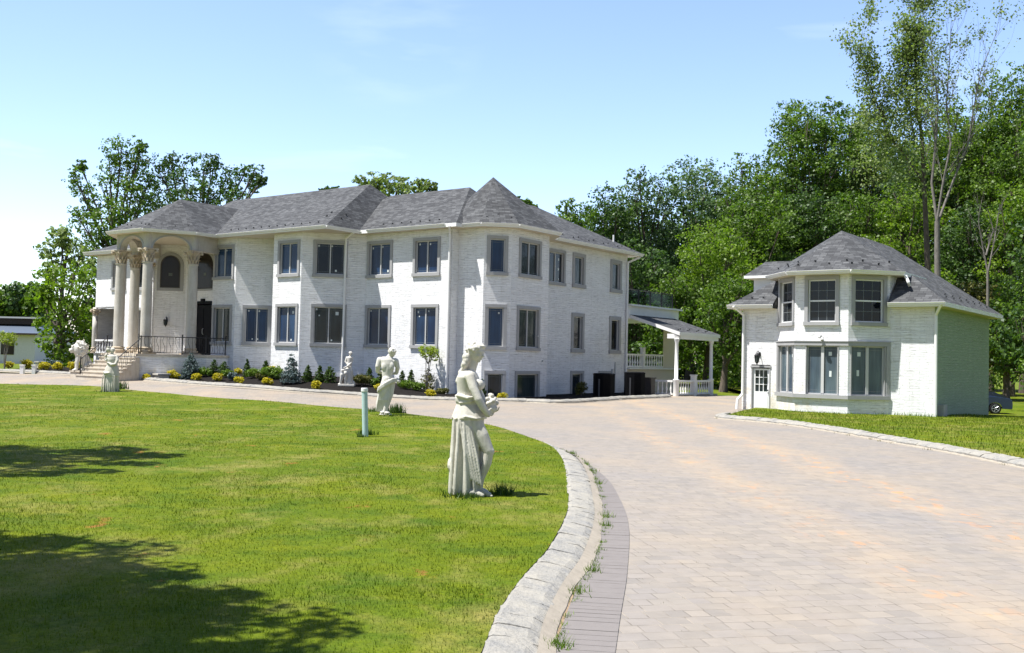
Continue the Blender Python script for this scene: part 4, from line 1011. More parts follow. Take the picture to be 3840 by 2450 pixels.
def guided(B,path,d,r0,r1,rnd,tips,depth=3,every=2,Lf=.28,spread=.6,start=1):
    P=[W(x,y,d+dz) for x,y,dz in path]; n=len(P); B.tube(P,[r0+(r1-r0)*k/(n-1) for k in range(n)],8)
    for k in range(start,n-1):
        for q in range(every):
            s=P[k].lerp(P[k+1],rnd.random()); dd=(P[k+1]-P[k]).normalized(); v=(dd*.8+Vector((rnd.uniform(-1,1),rnd.uniform(-.8,.8),rnd.uniform(0,.7)))*spread).normalized()
            branchy(B,s,v,(P[-1]-P[0]).length*Lf*rnd.uniform(.5,1.1)*(1-.5*k/n),max(.012,(r0+(r1-r0)*k/(n-1))*.35),depth-1,rnd,tips)
    tips.append((P[-1],(P[-1]-P[-2]).normalized(),0))
rnd=random.Random(4)
d=58; base=W(2208,0,d); base=Vector((base.x,d,0)); B=MB(); tips=[]
B.tube([base,W(2206,800,d),W(2205,700,d),W(2203,600,d),W(2203,520,d)],[.22,.2,.18,.16,.14],10)
guided(B,[(2203,525,0),(2190,430,.3),(2200,330,.3),(2205,240,0),(2192,150,.2),(2185,60,.3)],d,.09,.015,rnd,tips,3,5,.22)
guided(B,[(2203,520,0),(2215,440,-.3),(2235,340,-.3),(2225,240,0),(2232,140,.3),(2236,50,0)],d,.08,.012,rnd,tips,3,5,.22)
guided(B,[(2204,525,0),(2235,440,.5),(2275,340,.4),(2290,250,0),(2305,170,.2),(2345,70,0)],d,.08,.012,rnd,tips,3,5,.24)
dt=tag(empty('bare_tree',base),'tall dying tree with pale bare branches fanning above the wood at the right','tree')
B2=B; me=B2.mesh('trunk',[BARKP],base); link('trunk',me,dt)
rngd=np.random.default_rng(9); cs_=[]
for t_,dd,dep in tips:
    if rngd.random()<.30: cs_.append(np.array(t_-base)+rngd.normal(0,.22,(14,3)))
cs_=np.concatenate(cs_); link('crown',fastmesh('crown',leaves(cs_,np.full(len(cs_),.15),rngd).reshape(-1,3),4,[LEAFS['pale']],None,rngd.random(len(cs_))),dt)
# sparse leafy tree left of it
B=MB(); tips=[]; base=Vector((W(2185,0,d+3).x,d+3,0))
B.tube([base,W(2183,700,d+3),W(2178,560,d+3),W(2172,430,d+3)],[.24,.2,.17,.14],8)
guided(B,[(2172,430,3),(2168,330,3),(2155,240,3.4),(2152,160,3),(2150,70,2.8),(2152,22,3)],d,.13,.02,rnd,tips,3,6,.22)
guided(B,[(2172,430,3),(2130,370,3.2),(2090,320,3),(2065,250,3),(2040,190,3.2),(2022,105,3)],d,.08,.015,rnd,tips,3,6,.26)
guided(B,[(2150,330,3),(2135,240,3.2),(2125,160,3),(2140,90,3)],d,.05,.012,rnd,tips,3,5,.26)
lt=tag(empty('sparse_tree',base),'tall sparse tree with thin pale leaves left of the bare branches','tree')
link('trunk',B.mesh('trunk',[BARK],base),lt); cs_=[]
for t_,dd,dep in tips:
    if rngd.random()<.85: cs_.append(np.array(t_-base)+rngd.normal(0,.26,(18,3)))
for c0,r_,n_ in ((W(2152,215,61),1.25,700),(W(2155,280,61),1.1,600),(W(2150,150,61),.9,300),(W(2135,95,61),1.1,200),(W(2070,290,61),1.2,320),(W(2050,240,61),1.0,180),(W(2110,330,61),1.3,420),(W(2130,400,61),1.5,600),(W(2060,370,61),1.3,300)):
    cs_.append(np.concatenate([q_+rngd.normal(0,.16*r_+.1,(14,3)) for q_ in (np.array(c0-base)+rngd.normal(0,r_*.6,(n_//7,3))*np.array([1,1,1.3]))]))
cs_=np.concatenate(cs_); link('crown',fastmesh('crown',leaves(cs_,np.full(len(cs_),.17),rngd).reshape(-1,3),4,[LEAFS['pale']],None,rngd.random(len(cs_))),lt)
# small dead tree lower right
B=MB(); tips=[]; base=Vector((W(2322,0,56).x,56,0)); B.tube([base,W(2322,760,56),W(2322,640,56)],[.12,.09,.07],6)
for pth in ([(2322,640,0),(2310,580,.2),(2300,520,0),(2308,470,0)],[(2322,640,0),(2335,580,0),(2345,520,.2),(2350,480,0)],[(2318,600,0),(2335,540,.2),(2322,490,0)]): guided(B,pth,56,.06,.01,rnd,tips,2,3,.3,start=0)
o=link('dead_tree',B.mesh('dead_tree',[BARKP],base),None,base); tag(o,'small grey dead tree without leaves among the green at the right','tree')
# thick shaded trunk seen through the foliage
# left trees
tree('tree',(W(290,0,66).x,66,.3),blobs_px([(285,352,36),(322,372,24),(258,392,26),(300,410,42),(250,440,32),(300,470,44),(262,505,42),(322,525,46),(250,560,42),(300,590,46),(190,388,13),(178,420,22),(196,452,24),(215,492,20),(180,505,20),(205,535,30),(226,585,32),(335,470,30),(350,430,20),(240,620,40),(330,345,14)],66,1.6,3),.19,.34,'mid','tall open green tree whose crown tops the portico roof at the left',31,'trees behind the left end of the mansion',.3,None,.34,.02)
tree('tree',(W(455,0,70).x,70,.3),blobs_px([(372,400,32),(400,375,18),(430,398,34),(480,395,30),(505,385,18),(530,420,34),(440,440,40),(490,455,38),(390,450,34),(545,450,26),(575,410,22),(602,408,20),(598,436,18),(560,470,24),(420,480,36),(500,480,30),(616,424,11),(352,475,24),(375,500,24)],70,1.6,5),.20,.34,'dark','wide dark tree with ragged gaps behind the portico roof',32,'trees behind the left end of the mansion',.3,None,.34,.02)
tree('tree',(W(150,0,61).x,61,.3),blobs_px([(142,560,28),(118,590,26),(165,585,30),(190,600,30),(130,625,28),(178,635,32),(215,640,26),(112,650,20),(150,560,18)],61,1.2,7),.24,.16,'pale','light feathery green tree behind the leafy bush tree at the far left',33,'trees behind the left end of the mansion',.2,None,.32,.15)
tree('tree',(W(160,0,57).x,57,.3),blobs_px([(118,655,34),(175,650,36),(210,660,28),(100,700,30),(150,705,42),(205,710,34),(112,750,30),(165,760,40),(210,760,30),(125,800,32),(180,805,34),(140,830,26),(108,690,20),(215,815,24),(160,845,24)],57,1.2,8),.23,.26,'bright','dense bright green tree beside the left end wall of the mansion',34,'trees behind the left end of the mansion',.22,None,.33,.0)
mass('undergrowth',W(205,0,60).x,W(300,0,60).x,60,66,.5,5.,26,1.1,.26,.28,'dark','dark shrubbery seen through the columns past the end of the mansion',14)
tree('tree',(W(905,0,62).x,62,0),blobs_px([(850,432,18),(885,425,22),(915,432,24),(948,440,20),(985,440,18),(1010,440,16),(900,450,30),(960,455,26),(870,450,24),(1000,455,20)],62,1.,9),.22,.22,'pale','pale green treetop showing above the middle of the mansion ridge',35,'',.2)
tree('tree',(W(1235,0,66).x,66,0),blobs_px([(1222,474,10),(1238,482,12),(1255,492,10),(1240,500,14),(1225,510,14)],66,.6,10),.22,.22,'mid','little treetop peeking over the roof right of the turret',36,'',.15)
tree('tree',(W(775,0,80).x,80,0),blobs_px([(770,448,9),(790,447,9),(755,452,8),(775,458,12)],80,.6,12),.22,.22,'dark','tip of a dark tree just above the highest roof ridge',37,'',.12)
# far hill trees at the left edge
rr=random.Random(3)
for k,(px,py,r_) in enumerate([(10,690,22),(38,682,18),(70,680,20),(98,690,20),(-15,700,24),(20,720,26),(60,715,26),(95,725,24)]):
    kk=['far wooded treetop, '+q for q in ('rounded one at the left edge','small one second from the left edge','broad one in the middle of the far row','one touching the bright tree','one cut by the left edge','lower one above the blue roof end','lower one over the middle of the blue roof','lower one right of the blue roof middle')][k]
    tree('tree',(W(px,0,150).x,150,0),blobs_px([(px,py,r_),(px-r_*.6,py+r_,r_*.9),(px+r_*.6,py+r_,r_*.9),(px,py+2*r_,r_)],150,3,k),.62,.22,'blue' if k%2 else 'mid',kk,50+k,'far treetops beyond the neighbouring house',.3)
# ---- shade trees standing left of the frame, whose shadows reach the lawn
def shade(label,spots,seed,base,leaf=.13,dens=.95):
    k=1/math.tan(math.radians(64.6)); s=tow(-.584,-.811); b=[]
    for x,y,r_,z in spots: b.append((x+s.x*k*z,y+s.y*k*z,z,r_,r_*.8,r_*.7))
    return tree('tree',base,b,leaf,dens,'mid',label,seed,'shade trees left of the lawn',.22,None,.36,0.)
rs=random.Random(8)
shade('shade tree at the left whose crown shadows the near corner of the lawn',[(-3.7,7.7,.95,6.5),(-2.9,7.1,.75,5.8),(-4.4,6.8,1.1,7),(-3.2,6.1,.9,6.2),(-2.3,6.3,.65,6.8),(-1.95,6.5,.4,6.2),(-1.5,5.7,.65,5.6),(-1.3,5.2,.4,6.4),(-2.3,5.3,.8,5.6),(-3.6,5.4,1.,6.6),(-4.9,8.0,.8,6.3),(-3.0,6.6,.9,6.9),(-3.9,7.0,.9,6.1),(-2.5,5.8,.8,6.6),(-4.3,5.9,1.,6.3)],61,(-8.2,5.6,0))
shade('shade tree farther left whose crown shadows the middle of the lawn',[(-7.9,15.6,.75,7),(-7.0,15.2,.8,7.6),(-6.6,14.4,.65,6.8),(-5.9,15.3,.55,7.4),(-5.2,15.2,.38,6.6),(-8.3,14.4,.8,7.2),(-7.6,12.9,.55,6.6),(-6.9,12.7,.45,7),(-8.6,13.2,.6,6.8),(-5.4,14.2,.45,7.2),(-9,15.8,.8,7.2),(-7.1,11.8,.35,6.5),(-6.3,15.9,.6,7),(-7.4,14.3,.7,7.3),(-8.2,15.9,.6,6.9),(-5.6,15.0,.5,6.9),(-6.1,12.8,.5,7.),(-5.5,13.2,.38,6.8),(-6.7,12.4,.5,6.6),(-6.4,13.6,.55,7.2),(-7.3,13.5,.6,7.)],62,(-12.8,14,0))
# ---------------------------------------------------------------- bed plants
def GB(px,py,m=.35):
    """spot on the land, kept on the outer side of the mansion's front"""
    p=G(px,py)
    def inside(p):
        X,Y=toh(p.x,p.y)
        if X<-38.3: w=26.1+max(0,(X+40.0))*1.45 if X>-42.8 else 29.7
        elif X<-33.4: w=29.75
        elif X<-31.45: w=29.75+(X+33.4)
        elif X<-26.5: w=31.74
        elif X<-25.2: w=32.1
        elif X<-24.3: w=32.2+(X+25.2)
        else: return X<-24.4+m-.0 if Y<36 else X<-25.5+m
        return Y>w-m
    k=1.
    r=Vector((p.x,p.y))
    while inside(r*k) and k>.5: k-=.004
    r=r*k; return Vector((r.x,r.y,T(r.x,r.y)+.04))
def cone_shrub(name,px,py,wpx,hpx,kind,label,cat,group,seed,shape='cone',leaf=None,dens=.55):
    b=GB(px,py,max(.2,wpx*.5*1.5953/F*42)); d=b.y; w=wpx*1.5953/F*d; h=hpx*1.5953/F*d; bl=[]
    rs=random.Random(seed)
    if shape=='cone':
        n=6
        for k in range(n): t=(k+.4)/n; r_=w*.5*(1-t)**.75*(.97 if k else .8)+.02; bl.append((0,0,h*t+.03,r_,r_,h/n*.95))
    elif shape=='egg':
        for k in range(4): t=(k+.5)/4; r_=w*.5*math.sin(PI*(t*.8+.15))**.8; bl.append((0,0,h*t,r_,r_,h/4))
    else:
        for k in range(6): a=k*PI/3+rs.random(); bl.append((math.cos(a)*w*.26,math.sin(a)*w*.2,h*rs.uniform(.42,.62),w*.26,w*.24,h*.36))
        bl.append((0,0,h*.62,w*.3,w*.3,h*.36))
    root=tag(empty(name,b),label,cat,group)
    link('foliage',crown_mesh('foliage',bl,leaf or max(.05,d*.0013),dens,LEAFS[kind],seed,.42,.2,0,.15),root)
    B=MB(); B.tube([(0,0,-.08),(0.01,0,h*.35)],[.03,.015],6); 
    for k in range(4): a=k*PI/2+.4; B.tube([(0,0,.0),(math.cos(a)*w*.25,math.sin(a)*w*.25,h*.5)],[.014,.005],4)
    link('stem',B.mesh('stem',[BARK]),root); return root
GY='yellow shrubs along the planting bed'; GD='clipped dark green shrubs against the wall'; GL='low green shrubs in the planting bed'
GOLD=[(743,918,22,22,'behind the kerb right of the big blue spruce'),(628,908,26,18,'left of the big blue spruce'),(562,906,24,18,'right of the small blue spruce'),(511,899,26,20,'left of the small blue spruce'),(461,897,24,18,'right of the first blue spruce'),
 (404,890,24,24,'left of the first blue spruce'),(415,894,18,16,'low, tight against a taller yellow shrub'),(344,892,18,14,'right of the low stone wall end'),(299,890,16,16,'left of the low stone wall end'),(1013,937,24,20,'by the young tree'),(1180,943,26,18,'under the turret basement window'),(890,921,22,16,'behind the statue with its back turned'),
 (172,874,26,22,'beside the lion'),(135,873,24,20,'second left of the lion'),(103,872,26,20,'third left of the lion'),(62,870,26,24,'larger and paler, near the white posts'),(20,869,24,18,'at the left edge'),(560,882,18,14,'behind, near the wall'),(641,884,26,22,'behind, left of the big blue spruce')]
for k,(px,py,w,h,wh) in enumerate(GOLD): cone_shrub('golden_shrub',px,py,w,h,'gold','yellow round shrub '+wh,'shrub',GY,200+k,'round',dens=.5)
for k,(px,py,w,h,sh,ki,wh) in enumerate([(502,886,22,34,'egg','box','clipped dark shrub at the shaded corner, left one'),(526,886,26,30,'egg','box','clipped dark shrub at the shaded corner, right one'),(580,888,22,38,'cone','box','narrow dark cone below the recessed window'),(624,884,22,32,'cone','box','narrow dark cone in front of the bay corner'),(723,900,30,36,'cone','box','dark pointed shrub nearest right of the big blue spruce'),(751,901,28,36,'cone','box','dark pointed shrub, middle of three right of the spruce'),(775,902,30,34,'egg','box','dark rounded shrub, last of three right of the spruce'),
 (868,904,26,34,'cone','box','dark cone left of the statue with its back turned'),(893,906,18,34,'cone','box','dark cone hidden partly by the statue with its back turned'),(945,912,22,36,'cone','box','dark cone right of the statue with its back turned'),(966,912,26,38,'cone','box','dark cone left of the young tree'),(1006,915,34,46,'egg','olive','brownish green egg shaped shrub under the young tree'),(1134,936,20,40,'cone','box','thin dark cone behind the tall statue'),(1366,922,30,34,'round','olive','sparse brownish shrub at the side basement window'),(322,868,26,30,'cone','box','green cone behind the low stone wall')]):
    cone_shrub('clipped_shrub',px,py,w,h,ki,wh,'shrub',GD,300+k,sh,dens=.7 if ki=='box' else .45)
for k,(px,py,w,h,ki,wh) in enumerate([(483,888,40,22,'lime','spreading bright green shrub right of the first blue spruce'),(595,892,38,24,'lime','spreading bright green shrub below the recessed window'),(640,894,60,32,'lime','widest bright green shrub left of the big blue spruce'),(850,909,46,26,'olive','low brownish green shrub right of the small group statue'),(880,912,22,22,'lime','small bright shrub left of the statue with its back turned'),(955,918,36,22,'lime','round bright shrub right of the statue with its back turned'),(982,922,32,22,'lime','round bright shrub left of the young tree'),(128,866,40,18,'spruce','low grey green plant left of the lion'),(535,890,30,20,'lime','small bright shrub behind the smallest blue spruce'),(615,896,30,18,'olive','low olive shrub right of the recessed window'),(1040,922,30,14,'olive','flat olive ground shrub right of the young tree')]):
    cone_shrub('low_shrub',px,py,w,h,ki,wh,'shrub',GL,400+k,'round',dens=.55)
for k,(px,py,w,h,wh) in enumerate([(447,890,54,56,'dwarf blue spruce in front of the portico base'),(684,906,60,66,'largest dwarf blue spruce standing in a dark dish before the bay'),(548,897,28,20,'smallest blue spruce, a low grey blue mound')]):
    cone_shrub('blue_spruce',px,py,w,h,'spruce',wh,'spruce','dwarf blue spruces in the planting bed',500+k,'cone' if k<2 else 'round',dens=.7)
B=MB(); p=GB(684,906,.9); B.lathe([(.34,-.02),(.42,.06),(.44,.09),(.40,.09),(.36,.05)],0,0,20); tag(link('dish_planter',B.mesh('dish_planter',[IRON]),None,p),'shallow dark dish under the largest blue spruce','planter')
# young tree with a clear stem
p=G(1003,912); sc_=p.y*1.5953/F
def young(px,py,cpx,cpy,r_,label,kind):
    b=GB(px,py,.5); d=b.y; root=tag(empty('young_tree',b),label,'tree'); B=MB(); top=W(cpx,cpy,d)-b; k=1.5953/F*d; R=r_*k
    for dx in (-.08,.05,.12): B.tube([(0,0,-.1),(dx*.6,0,top.z*.5),(dx+top.x*.7,0,top.z*.85),(top.x+dx*2.4,0,top.z+R*.4)],[.028,.02,.015,.006],6)
    for q in range(12):
        a=q*2.4; B.tube([(top.x*.6,0,top.z-R*.9),(top.x+math.cos(a)*R*.7,math.sin(a)*R*.6,top.z+R*(.1*(q%5)-.1))],[.012,.004],4)
    link('trunk',B.mesh('trunk',[BARKP]),root)
    bl=[(top.x+math.cos(a*1.05)*R*.5,math.sin(a*1.05)*R*.4,top.z+R*z,R*.45,R*.4,R*.36) for a,z in zip(range(7),(.1,.35,-.15,.5,0,.3,-.3))]
    link('crown',crown_mesh('crown',bl,.075,.26,LEAFS[kind],77,.45,.3,.1),root)
young(1003,908,1007,832,27,'thin young tree with yellow green leaves against the white wall','spring')
young(10,874,18,798,24,'thin young tree with yellow green leaves before the neighbouring house','spring')
# ---------------------------------------------------------------- grass
def inpoly(x,y,P):
    P=np.asarray([(p[0],p[1]) for p in P]); c=np.zeros(len(x),bool); j=len(P)-1
    for i in range(len(P)):
        a=(P[i,1]>y)!=(P[j,1]>y); t=(P[j,0]-P[i,0])*(y-P[i,1])/(P[j,1]-P[i,1]+1e-12)+P[i,0]; c^=a&(x<t); j=i
    return c
Tv=np.vectorize(T)
def blades(x,y,h,w,rng,z0=.085,lean=.5):
    n=len(x); a=rng.uniform(0,2*PI,n); b=rng.uniform(0,2*PI,n); z=Tv(x,y)+z0+.02*np.sin(x*.9)*np.cos(y*.7)*(z0>.08)-.01
    dx,dy=np.cos(a)*w/2,np.sin(a)*w/2; le=h*lean*rng.random(n)
    tx,ty=x+np.cos(b)*le,y+np.sin(b)*le
    return np.stack([np.stack([x-dx,y-dy,z],1),np.stack([x+dx,y+dy,z],1),np.stack([tx,ty,z+h],1)],1)
rg=np.random.default_rng(21); XS=[];YS=[];HS=[];WS=[]
for y0,y1,dn in ((4.6,7,2600),(7,9.5,1700),(9.5,13,950),(13,18,480),(18,27,210),(27,46,70)):
    xl=-.53*y1-.4; A=(1.4-xl)*(y1-y0); n=int(A*dn); x=rg.uniform(xl,1.4,n); y=rg.uniform(y0,y1,n)
    k=inpoly(x,y,LAWNP)&(x>-.525*y-.3); x,y=x[k],y[k]; XS.append(x);YS.append(y)
    pn=np.sin(x*2.1+1.3*np.sin(y*1.7))*np.sin(y*2.6+x)*.5+.5
    HS.append((.012+.020*rg.random(len(x))**1.5+.010*pn)*(1+.012*y)); WS.append(.0042*(1+.10*y)*rg.uniform(.7,1.3,len(x)))
x=np.concatenate(XS);y=np.concatenate(YS);h=np.concatenate(HS);w=np.concatenate(WS)
V=blades(x,y,h,w,rg); tag(link('grass',fastmesh('grass',V.reshape(-1,3),3,[BLADE],None,np.clip(rg.normal(.42,.2,len(x)),0,1))),'short mown grass blades of the front lawn','grass',kind='stuff')
# grass beyond the side kerb
n=42000; x=rg.uniform(6,24,n); y=rg.uniform(14,40,n); PR=RCc+[Vector((34,4)),Vector((60,30)),Vector((60,95)),Vector((15.5,95)),Vector((13,50)),Vector((9.5,38)),Vector((7.9,34.2))]
hx,hy=x*ct+y*st,-x*st+y*ct; k=inpoly(x,y,PR)&~((hx>-15.1)&(hx<-8.3)&(hy>33.4)&(hy<43.3)); x,y=x[k],y[k]
V=blades(x,y,rg.uniform(.04,.09,len(x)),.02,rg,.07); tag(link('grass',fastmesh('grass',V.reshape(-1,3),3,[BLADE],None,np.clip(rg.normal(.42,.2,len(x)),0,1))),'grass blades of the lawn before the guest house','grass',kind='stuff')
# weeds in the joint between kerb and border, and tufts
def tufts(spots,rng,z=.0):
    V=[]
    for (px,py,n,r_,hh,w_) in spots:
        x=px+rng.normal(0,r_,n); y=py+rng.normal(0,r_,n); V.append(blades(x,y,hh*rng.uniform(.4,1.1,n),w_,rng,z,.9))
    return np.concatenate(V)
wd=[]; rw=random.Random(12)
for i in range(0,len(kp)-1):
    a,b=kp[i],kp[i+1]; d=(b-a).normalized(); nm=Vector((-d.y,d.x)); seg=(b-a).length
    for j in range(int(seg/.09)+1):
        if rw.random()<.62 and a.y<19:
            q=a.lerp(b,rw.random())+nm*(min(.32,.10+.09*((a-kp[0]).length))+.085+rw.uniform(-.03,.02)); big=rw.random()<.14
            wd.append((q.x,q.y,rw.randint(10,26) if not big else 60,.02 if not big else .04,.045 if not big else .085,.010))
V=tufts(wd,rg,.0); tag(link('weeds',fastmesh('weeds',V.reshape(-1,3),3,[LEAFS['lime']],None,rg.random(len(V)))),'weeds growing in the joint beside the curved kerb','weeds',kind='stuff')
spt=[]; 
for _ in range(70):
    q=W(0,0,1); px=rw.uniform(-.5,6); py=rw.uniform(5.3,13)
    spt.append((1.0+rw.random()**2*5,py,4,.012,.02,.006))
for i,p in enumerate(RCc[:-8]):
    if rw.random()<.5: spt.append((p.x-.32,p.y,16,.05,.07,.012))
V=tufts(spt,rg,.0); tag(link('weeds',fastmesh('weeds',V.reshape(-1,3),3,[LEAFS['olive']],None,rg.random(len(V)))),'tiny weeds in the paver joints and along the side kerb','weeds',kind='stuff')
spt=[]
for px,py,n,r_,hh in ((1180,1180,160,.05,.16),(1090,1186,120,.10,.10),(1065,1178,60,.05,.12),(930,978,220,.12,.30),(885,975,160,.14,.16),(915,985,90,.2,.1),(862,1032,150,.09,.14),(850,1037,60,.06,.08),(278,920,200,.16,.36),(255,926,120,.2,.14)):
    g_=G(px,py); spt.append((g_.x,g_.y,n,r_,hh,.012*(1+.05*g_.y)))
V=tufts(spt,rg,.08); tag(link('tall_grass',fastmesh('tall_grass',V.reshape(-1,3),3,[LEAFS['box']],None,rg.random(len(V)))),'longer untrimmed grass round the feet of the statues and the pipe','grass',kind='stuff')
spt=[]
for k in range(40):
    t=k/39; q=tow(-13.3+t*4.9,34.6-.9*(0<t<.75)*(1)+.0,0); a=rw.random()
    spt.append((q.x+rw.uniform(-.05,.05),q.y-.15,14,.08,.09 if k<27 else .16,.02))
V=tufts(spt,rg,.06); tag(link('weeds',fastmesh('weeds',V.reshape(-1,3),3,[LEAFS['lime']],None,rg.random(len(V)))),'weeds along the foot of the guest house wall','weeds',kind='stuff')
# ---------------------------------------------------------------- statues: shapes are gathered, then fused into one skin
def loft(B,secs,n=40):
    """secs: (z,cx,cy,rx,ry,fold,count,phase)"""
    R=[]
    for z,cx,cy,rx,ry,fo,nf,ph in secs:
        r=[]
        for j in range(n):
            a=2*PI*j/n; f=1+fo*math.cos(nf*a+ph)+fo*.5*math.cos((nf*2-3)*a-ph*1.7)
            r.append(Vector((cx+rx*f*math.cos(a),cy+ry*f*math.sin(a),z)))
        R.append(r)
    B.ring(R,0,True,True)
def limb(B,pts,rads,n=12):
    B.tube(pts,rads,n); 
    for p,r in zip(pts,rads): B.ball(p,r*.99,n=n,k=8)
def fuse(name,B,mat,voxel=.012,smooth=2):
    me=B.mesh(name+'_raw',[mat]); o=link(name+'_raw',me)
    m=o.modifiers.new('r','REMESH'); m.mode='VOXEL'; m.voxel_size=voxel; m.use_smooth_shade=True
    if smooth: s=o.modifiers.new('s','SMOOTH'); s.iterations=smooth; s.factor=.5
    dg=bpy.context.evaluated_depsgraph_get(); out=bpy.data.meshes.new_from_object(o.evaluated_get(dg)); out.name=name
    bpy.data.objects.remove(o); out.materials.clear(); out.materials.append(mat)
    return out
def head(B,c,r,face,hair=True,tilt=0,curls=14,bun=True,seed=1):
    """head with brow, nose, chin, eyes, ears; face = direction in plan"""
    c=Vector(c); f=Vector(face).normalized(); s=Vector((f.y,-f.x,0)).normalized(); u=s.cross(f).normalized(); 
    if u.z<0: u=-u
    P=lambda a,b,d:c+f*a*r+s*b*r+u*d*r
    R=Matrix((f,s,u)).transposed()
    B.ball(c,r*.86,r*.72,r*.98,16,12,rot=R); B.ball(P(.14,0,-.38),r*.62,r*.50,r*.62,14,10,rot=R); B.ball(P(.55,0,-.82),r*.2,r*.2,r*.16,8,6)
    B.tube([P(.80,0,.12),P(.98,0,-.22),P(.86,0,-.30)],[r*.07,r*.13,r*.11],8)
    for q in (-1,1):
        B.ball(P(.70,q*.27,.12),r*.15,r*.17,r*.10,8,6); B.tube([P(.80,q*.1,.25),P(.74,q*.34,.27),P(.56,q*.52,.17)],[r*.07,r*.08,r*.05],6)
        B.ball(P(.60,q*.36,-.22),r*.2,r*.2,r*.2,8,6); B.ball(P(-.02,q*.74,-.02),r*.14,r*.07,r*.22,8,6)
    B.tube([P(.70,-.2,-.5),P(.80,0,-.47),P(.70,.2,-.5)],[r*.05,r*.09,r*.05],6); B.tube([P(.70,-.16,-.6),P(.78,0,-.60),P(.70,.16,-.6)],[r*.05,r*.09,r*.05],6)
    if hair:
        B.ball(P(-.16,0,.18),r*.93,r*.86,r*.95,14,10,rot=R); rh=random.Random(seed)
        for k in range(curls):
            a=-1.9+3.8*k/(curls-1); B.ball(P(.55*math.cos(a)+.02,math.sin(a)*.82,.62-.12*abs(a)+rh.uniform(-.06,.06)),r*rh.uniform(.16,.24),n=8,k=6)
        for k in range(curls*2):
            d=Vector((rh.uniform(-1,.3),rh.uniform(-1,1),rh.uniform(-.3,1))).normalized(); B.ball(P(d.x*.95-.12,d.y*.85,d.z*.95+.15),r*rh.uniform(.12,.2),n=8,k=6)
        if bun: B.ball(P(-1.0,0,.05),r*.42,r*.36,r*.36,10,8)
def hand(B,w,d,up,size,grip=.9):
    """palm and five fingers, the fingers curling towards up"""
    w=Vector(w); d=Vector(d).normalized(); up=Vector(up).normalized(); s=d.cross(up).normalized()
    R=Matrix((d,s,up)).transposed(); B.ball(w+d*size*.28,size*.30,size*.24,size*.10,10,8,rot=R)
    for k,(o,l) in enumerate(((-.18,.40),(-.06,.48),(.06,.45),(.18,.36))):
        a=w+d*size*.48+s*size*o; b=a+(d*.9+up*.25)*size*l*.45; c=b+(d*(1-grip)+up*grip).normalized()*size*l*.4; e=c+(up*.8-d*grip*.5).normalized()*size*l*.25
        B.tube([a,b,c,e],[size*.058,size*.055,size*.048,size*.036],6)
    t=w+d*size*.15-s*size*.2; B.tube([t,t+(d*.5-s*.6+up*.3)*size*.25,t+(d*.9-s*.5+up*.7)*size*.42],[size*.07,size*.062,size*.045],6)
def cluster(B,c,rx,ry,rz,n,r0,seed):
    rc=random.Random(seed)
    for k in range(n):
        d=Vector((rc.gauss(0,1),rc.gauss(0,1),rc.gauss(0,1))).normalized(); B.ball((c[0]+d.x*rx,c[1]+d.y*ry,c[2]+d.z*rz),r0*rc.uniform(.7,1.25),n=8,k=6)
# -- the tall woman holding a bundle of fruit
B=MB()
loft(B,[(.0,-.05,.0,.155,.15,.05,9,0),(.06,-.045,.0,.175,.17,.07,9,.1),(.18,-.045,0,.178,.17,.09,9,.3),(.34,-.045,0,.180,.17,.085,9,.5),(.52,-.045,0,.178,.165,.075,9,.8),(.66,-.040,0,.176,.165,.055,9,1.0),(.80,-.035,0,.178,.17,.035,9,1.2),(.90,-.035,0,.180,.17,.02,9,1.3),(.96,-.03,0,.170,.16,.015,9,1.4),(1.04,-.045,0,.135,.135,.0,5,0)],72)
# long hanging folds on the back and near side
for (x0,y0,x1,y1,r_) in ((-.20,-.05,-.215,-.05,.028),(-.185,-.115,-.20,-.12,.026),(-.125,-.155,-.15,-.165,.026),(-.07,-.165,-.02,-.175,.022),(-.205,.04,-.215,.05,.028),(-.02,-.165,.07,-.15,.020)):
    B.tube([(x0,y0,.90),((x0+x1)/2,(y0+y1)/2-.01,.5),(x1,y1,.10),(x1-.005,y1,.03)],[r_*.6,r_,r_*1.15,r_*.9],8)
for k in range(5): # the cloth swept across to the bent knee
    B.tube([(-.11+.03*k,-.165,.88-.02*k),(-.06+.04*k,-.18,.55-.03*k),(.03+.03*k,-.165,.22-.02*k),(.10+.012*k,-.11,.16+.02*k)],[.010,.015,.015,.010],6)
B.ball((-.22,-.03,.36),.045,.10,.09,10,8); B.tube([(-.225,-.10,.42),(-.235,0,.34),(-.22,.08,.42)],[.02,.03,.02],8)
# overskirt with scalloped hem, sash
loft(B,[(.895,-.030,0,.200,.19,.035,7,.4),(.91,-.030,0,.198,.188,.035,7,.4),(.96,-.032,0,.180,.172,.03,7,.5),(1.02,-.04,0,.152,.15,.02,7,.7),(1.07,-.045,0,.13,.128,.0,5,0)],48)
B.tube([(-.20,0,.905),(-.16,-.13,.895),(-.05,-.19,.925),(.07,-.17,.90),(.15,-.07,.915)],[.014]*5,8)
loft(B,[(1.04,-.045,0,.128,.125,.0,5,0),(1.09,-.045,0,.150,.140,.02,5,.2),(1.13,-.045,0,.155,.145,.02,5,.9),(1.165,-.045,0,.132,.13,.0,5,0)],36)
B.tube([(-.19,.02,1.15),(-.15,-.12,1.16),(-.03,-.17,1.135),(.07,-.12,1.15),(.10,0,1.17)],[.016,.02,.022,.018,.012],8)
B.tube([(-.18,.0,1.10),(-.12,-.12,1.075),(.0,-.15,1.10),(.09,-.08,1.125)],[.012,.016,.016,.01],8)
